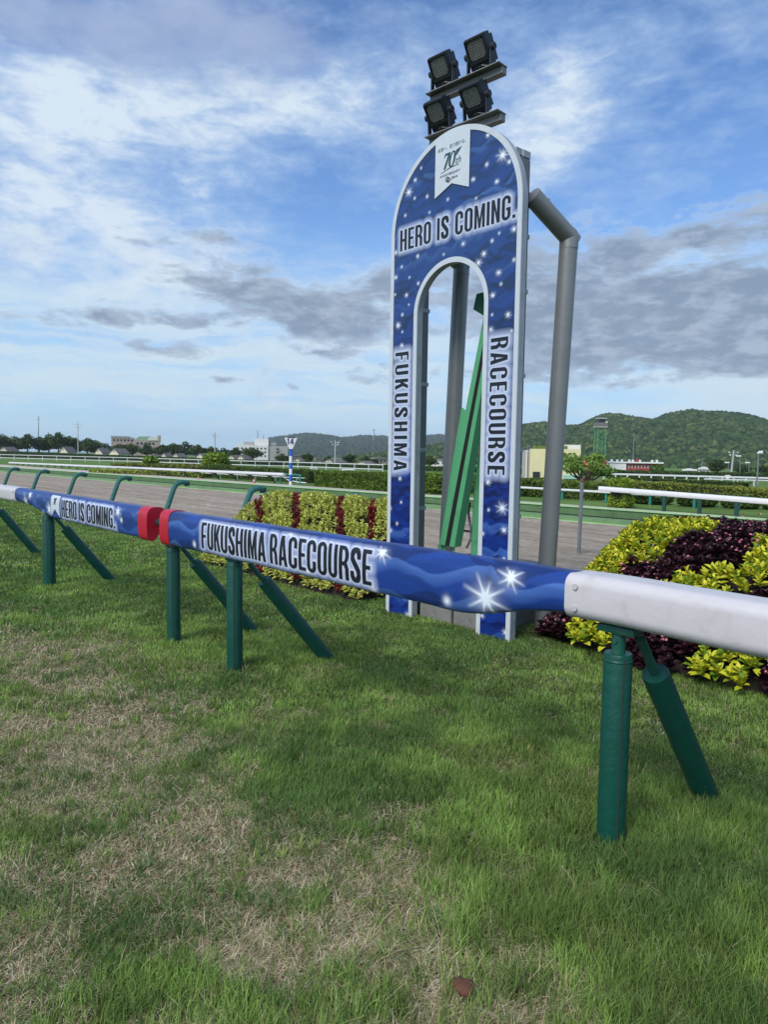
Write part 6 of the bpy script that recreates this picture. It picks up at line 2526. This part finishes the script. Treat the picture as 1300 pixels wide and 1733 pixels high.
def rounded_box_sleeve(x0, x1, z0, z1, y0, y1, parent, name):
    n = 40
    hy, hz = (y1 - y0) / 2, (z1 - z0) / 2
    cy, cz = (y0 + y1) / 2, (z0 + z1) / 2
    prof = []
    rc = .05
    for (sx, sz, a0) in ((-1, -1, 180), (1, -1, 270), (1, 1, 0), (-1, 1, 90)):
        for i in range(8):
            a = R(a0 + 90 * i / 7)
            prof.append((cy + sx * (hy - rc) + rc * math.cos(a), cz + sz * (hz - rc) + rc * math.sin(a)))
    m = len(prof)
    d = 1 if x1 > x0 else -1
    X = [x0, x0 + .004 * d, x0 + .022 * d, x0 + .045 * d] + list(np.linspace(x0 + .08 * d, x1, 60))
    sc = [.90, .985, 1.005, .99] + [1.0] * 60
    V, Fc = [], []
    for x, s in zip(X, sc):
        wv = .0025 * math.sin(x * 3.1) + .0015 * math.sin(x * 7.7)
        for (py, pz) in prof:
            V.append((x, cy + (py - cy) * s + wv, cz + (pz - cz) * s + wv))
    for i in range(len(X) - 1):
        for k in range(m):
            Fc.append((i * m + k, i * m + (k + 1) % m, (i + 1) * m + (k + 1) % m, (i + 1) * m + k))
    Fc += [tuple(range(m)), tuple((len(X) - 1) * m + k for k in range(m))]
    o = obj(name, MB().add(V, Fc), SLEEVE, parent, smooth=True, angle=40)
    mb = MB()
    for zz in (z1 - .045, z0 + .05):
        c = np.array([x0 + .055 * d, y0 - .001, zz])
        mb.tube([c + np.array([0, .004, 0]), c + np.array([0, -.003, 0])], .012, 12)
    obj('rivet', mb, mat('rivet_plastic', tuple(lin((184, 178, 180))), rough=.4), o)
    return o


rounded_box_sleeve(-1.635, 2.6, .905, 1.088, RY0 - .006, RY0 + .19, railR, 'white_sleeve')
for X, r, ft, zt in ((-1.435, .056, .79, .90), (-4.42, .057, .795, .825), (-5.40, .055, .79, .82), (1.55, .056, .79, .90)):
    rail_post(railR, X, zt, r, ft)
for X, r, dx, tz in ((-1.40, .056, .05, .69), (-4.33, .052, .10, .66), (-5.37, .05, .07, .66), (1.58, .056, .03, .69)):
    br, a, q = rail_brace(railR, X, r, .88 if X > -2 else .82, 3.27, tz, dx)
    if abs(X + 4.33) < .01:
        v = np.array([.006, -.05, .024])
        obj('seam', MB().tube([a * .97 + q * .03 + v, q * .98 + a * .02 + v], .0045, 6), mat('seam_yellow', tuple(lin((150, 140, 60))), rough=.6), br)

# left rail section ----------------------------------------------------
railL = thing('padded_rail', 'padded blue racing rail reading HERO IS COMING, with red end cap, further down the line', 'rail', (-8.6, RY0 + .09, 0))
xE = at_y(234, 884, RY0)[0]
xC = at_y(249, 884, RY0)[0]
zbL = lambda x: .819 + .105 * (1 - float(sstep(np.array(x), -9.45, -8.05)))
t_railL = text_box((104.5, 862), (195, 880), 'HERO IS COMING.', .085, .2, .862, 1.045)
p1, p2 = at_y(86, 855, RY0)[0], at_y(101, 858, RY0)[0]
st = []
for px, py, s, ry in [(43, 850, .14, 8), (50, 838, .09, 8), (83, 862, .12, 8), (72, 868, .06, 0), (199, 866, .09, 8), (205, 880, .05, 8)]:
    p = at_y(px, py, RY0)
    st.append((p[0], p[2], s, ry))
sleeve('printed_cover', -9.66, xE, zbL, ZT, .16, print_col(23, t_railL, st), railL, PRINT, step=.006)
curved_text('lettering', t_railL, railL, lambda x: .819, ZT)
pm = (p1 + p2) / 2
rb = [(p1, .845), (pm, .93), (p2, .845), (p2, 1.075), (p1, 1.075)]
rbm = curved_text('ribbon', [(rb, [])], railL, lambda x: .819, ZT, RIBM, 16)


def wrap(f):
    def h(p):
        x, y, z = f(p)
        return (x, RY0 + float(front_y(np.array(z), .819, ZT)) - .0055 + .0018 * math.sin(x * 9.0) + .0012 * math.sin(x * 23 + 1), z)
    return h


emblem(rbm, pm - .02, .985, .062, 0, mp=wrap)
end_disc(xE, .815, ZT, .165, xC - xE, REDC, railL, 'end_cap')
rounded_box_sleeve(-9.63, -24.0, .905, 1.088, RY0 - .006, RY0 + .19, railL, 'white_sleeve')
for X in (-8.62, -11.62, -14.62, -17.6, -20.6):
    rail_post(railL, X, .825 if X > -9 else .90, .067 if X > -9 else .057, .80)
    rail_brace(railL, X + .05, .055, .83 if X > -9 else .89, 3.25, .67, .05)

# the dark coupling between the two sections
tag(obj('rail_coupling', MB().tube([(xC - .02, RY0 + .10, .97), (xc + .02, RY0 + .10, .97)], .03, 10).box(((xC + xc) / 2, RY0 + .12, .99), (.04, .05, .14), bev=.008), DKGREEN, None, ((xC + xc) / 2, RY0 + .1, .9)),
    'short dark coupling joining the two red capped rail ends', 'coupling')

# dead leaf on the lawn
p = at_z(782, 1666, .045)
S, Fi = ico()
r = np.random.default_rng(5)
lf = S * np.array([.042, .028, .012]) * (1 + .5 * (r.random((len(S), 1)) - .5)) + p
tag(bulk('dead_leaf', lf, Fi, None, mat('dead_leaf_brown', tuple(lin((92, 56, 40))), rough=.9, var=.3, vscale=60), None, p), 'crumpled reddish brown dead leaf lying on the worn grass in front', 'leaf')

# ------------------------------------------------------------------ air between the course and the hills
hm = bpy.data.materials.new('air')
hm.use_nodes = True
ht = hm.node_tree
ht.nodes.clear()
ho = ht.nodes.new('ShaderNodeOutputMaterial')
hv = ht.nodes.new('ShaderNodeVolumePrincipled')
hv.inputs['Color'].default_value = (.84, .93, 1.0, 1)
hv.inputs['Density'].default_value = HAZE
hv.inputs['Anisotropy'].default_value = 0.0
ht.links.new(hv.outputs[0], ho.inputs['Volume'])
tag(obj('haze', MB().box((-700, 1600, 68), (7600, 5200, 144)), hm), kind='stuff')
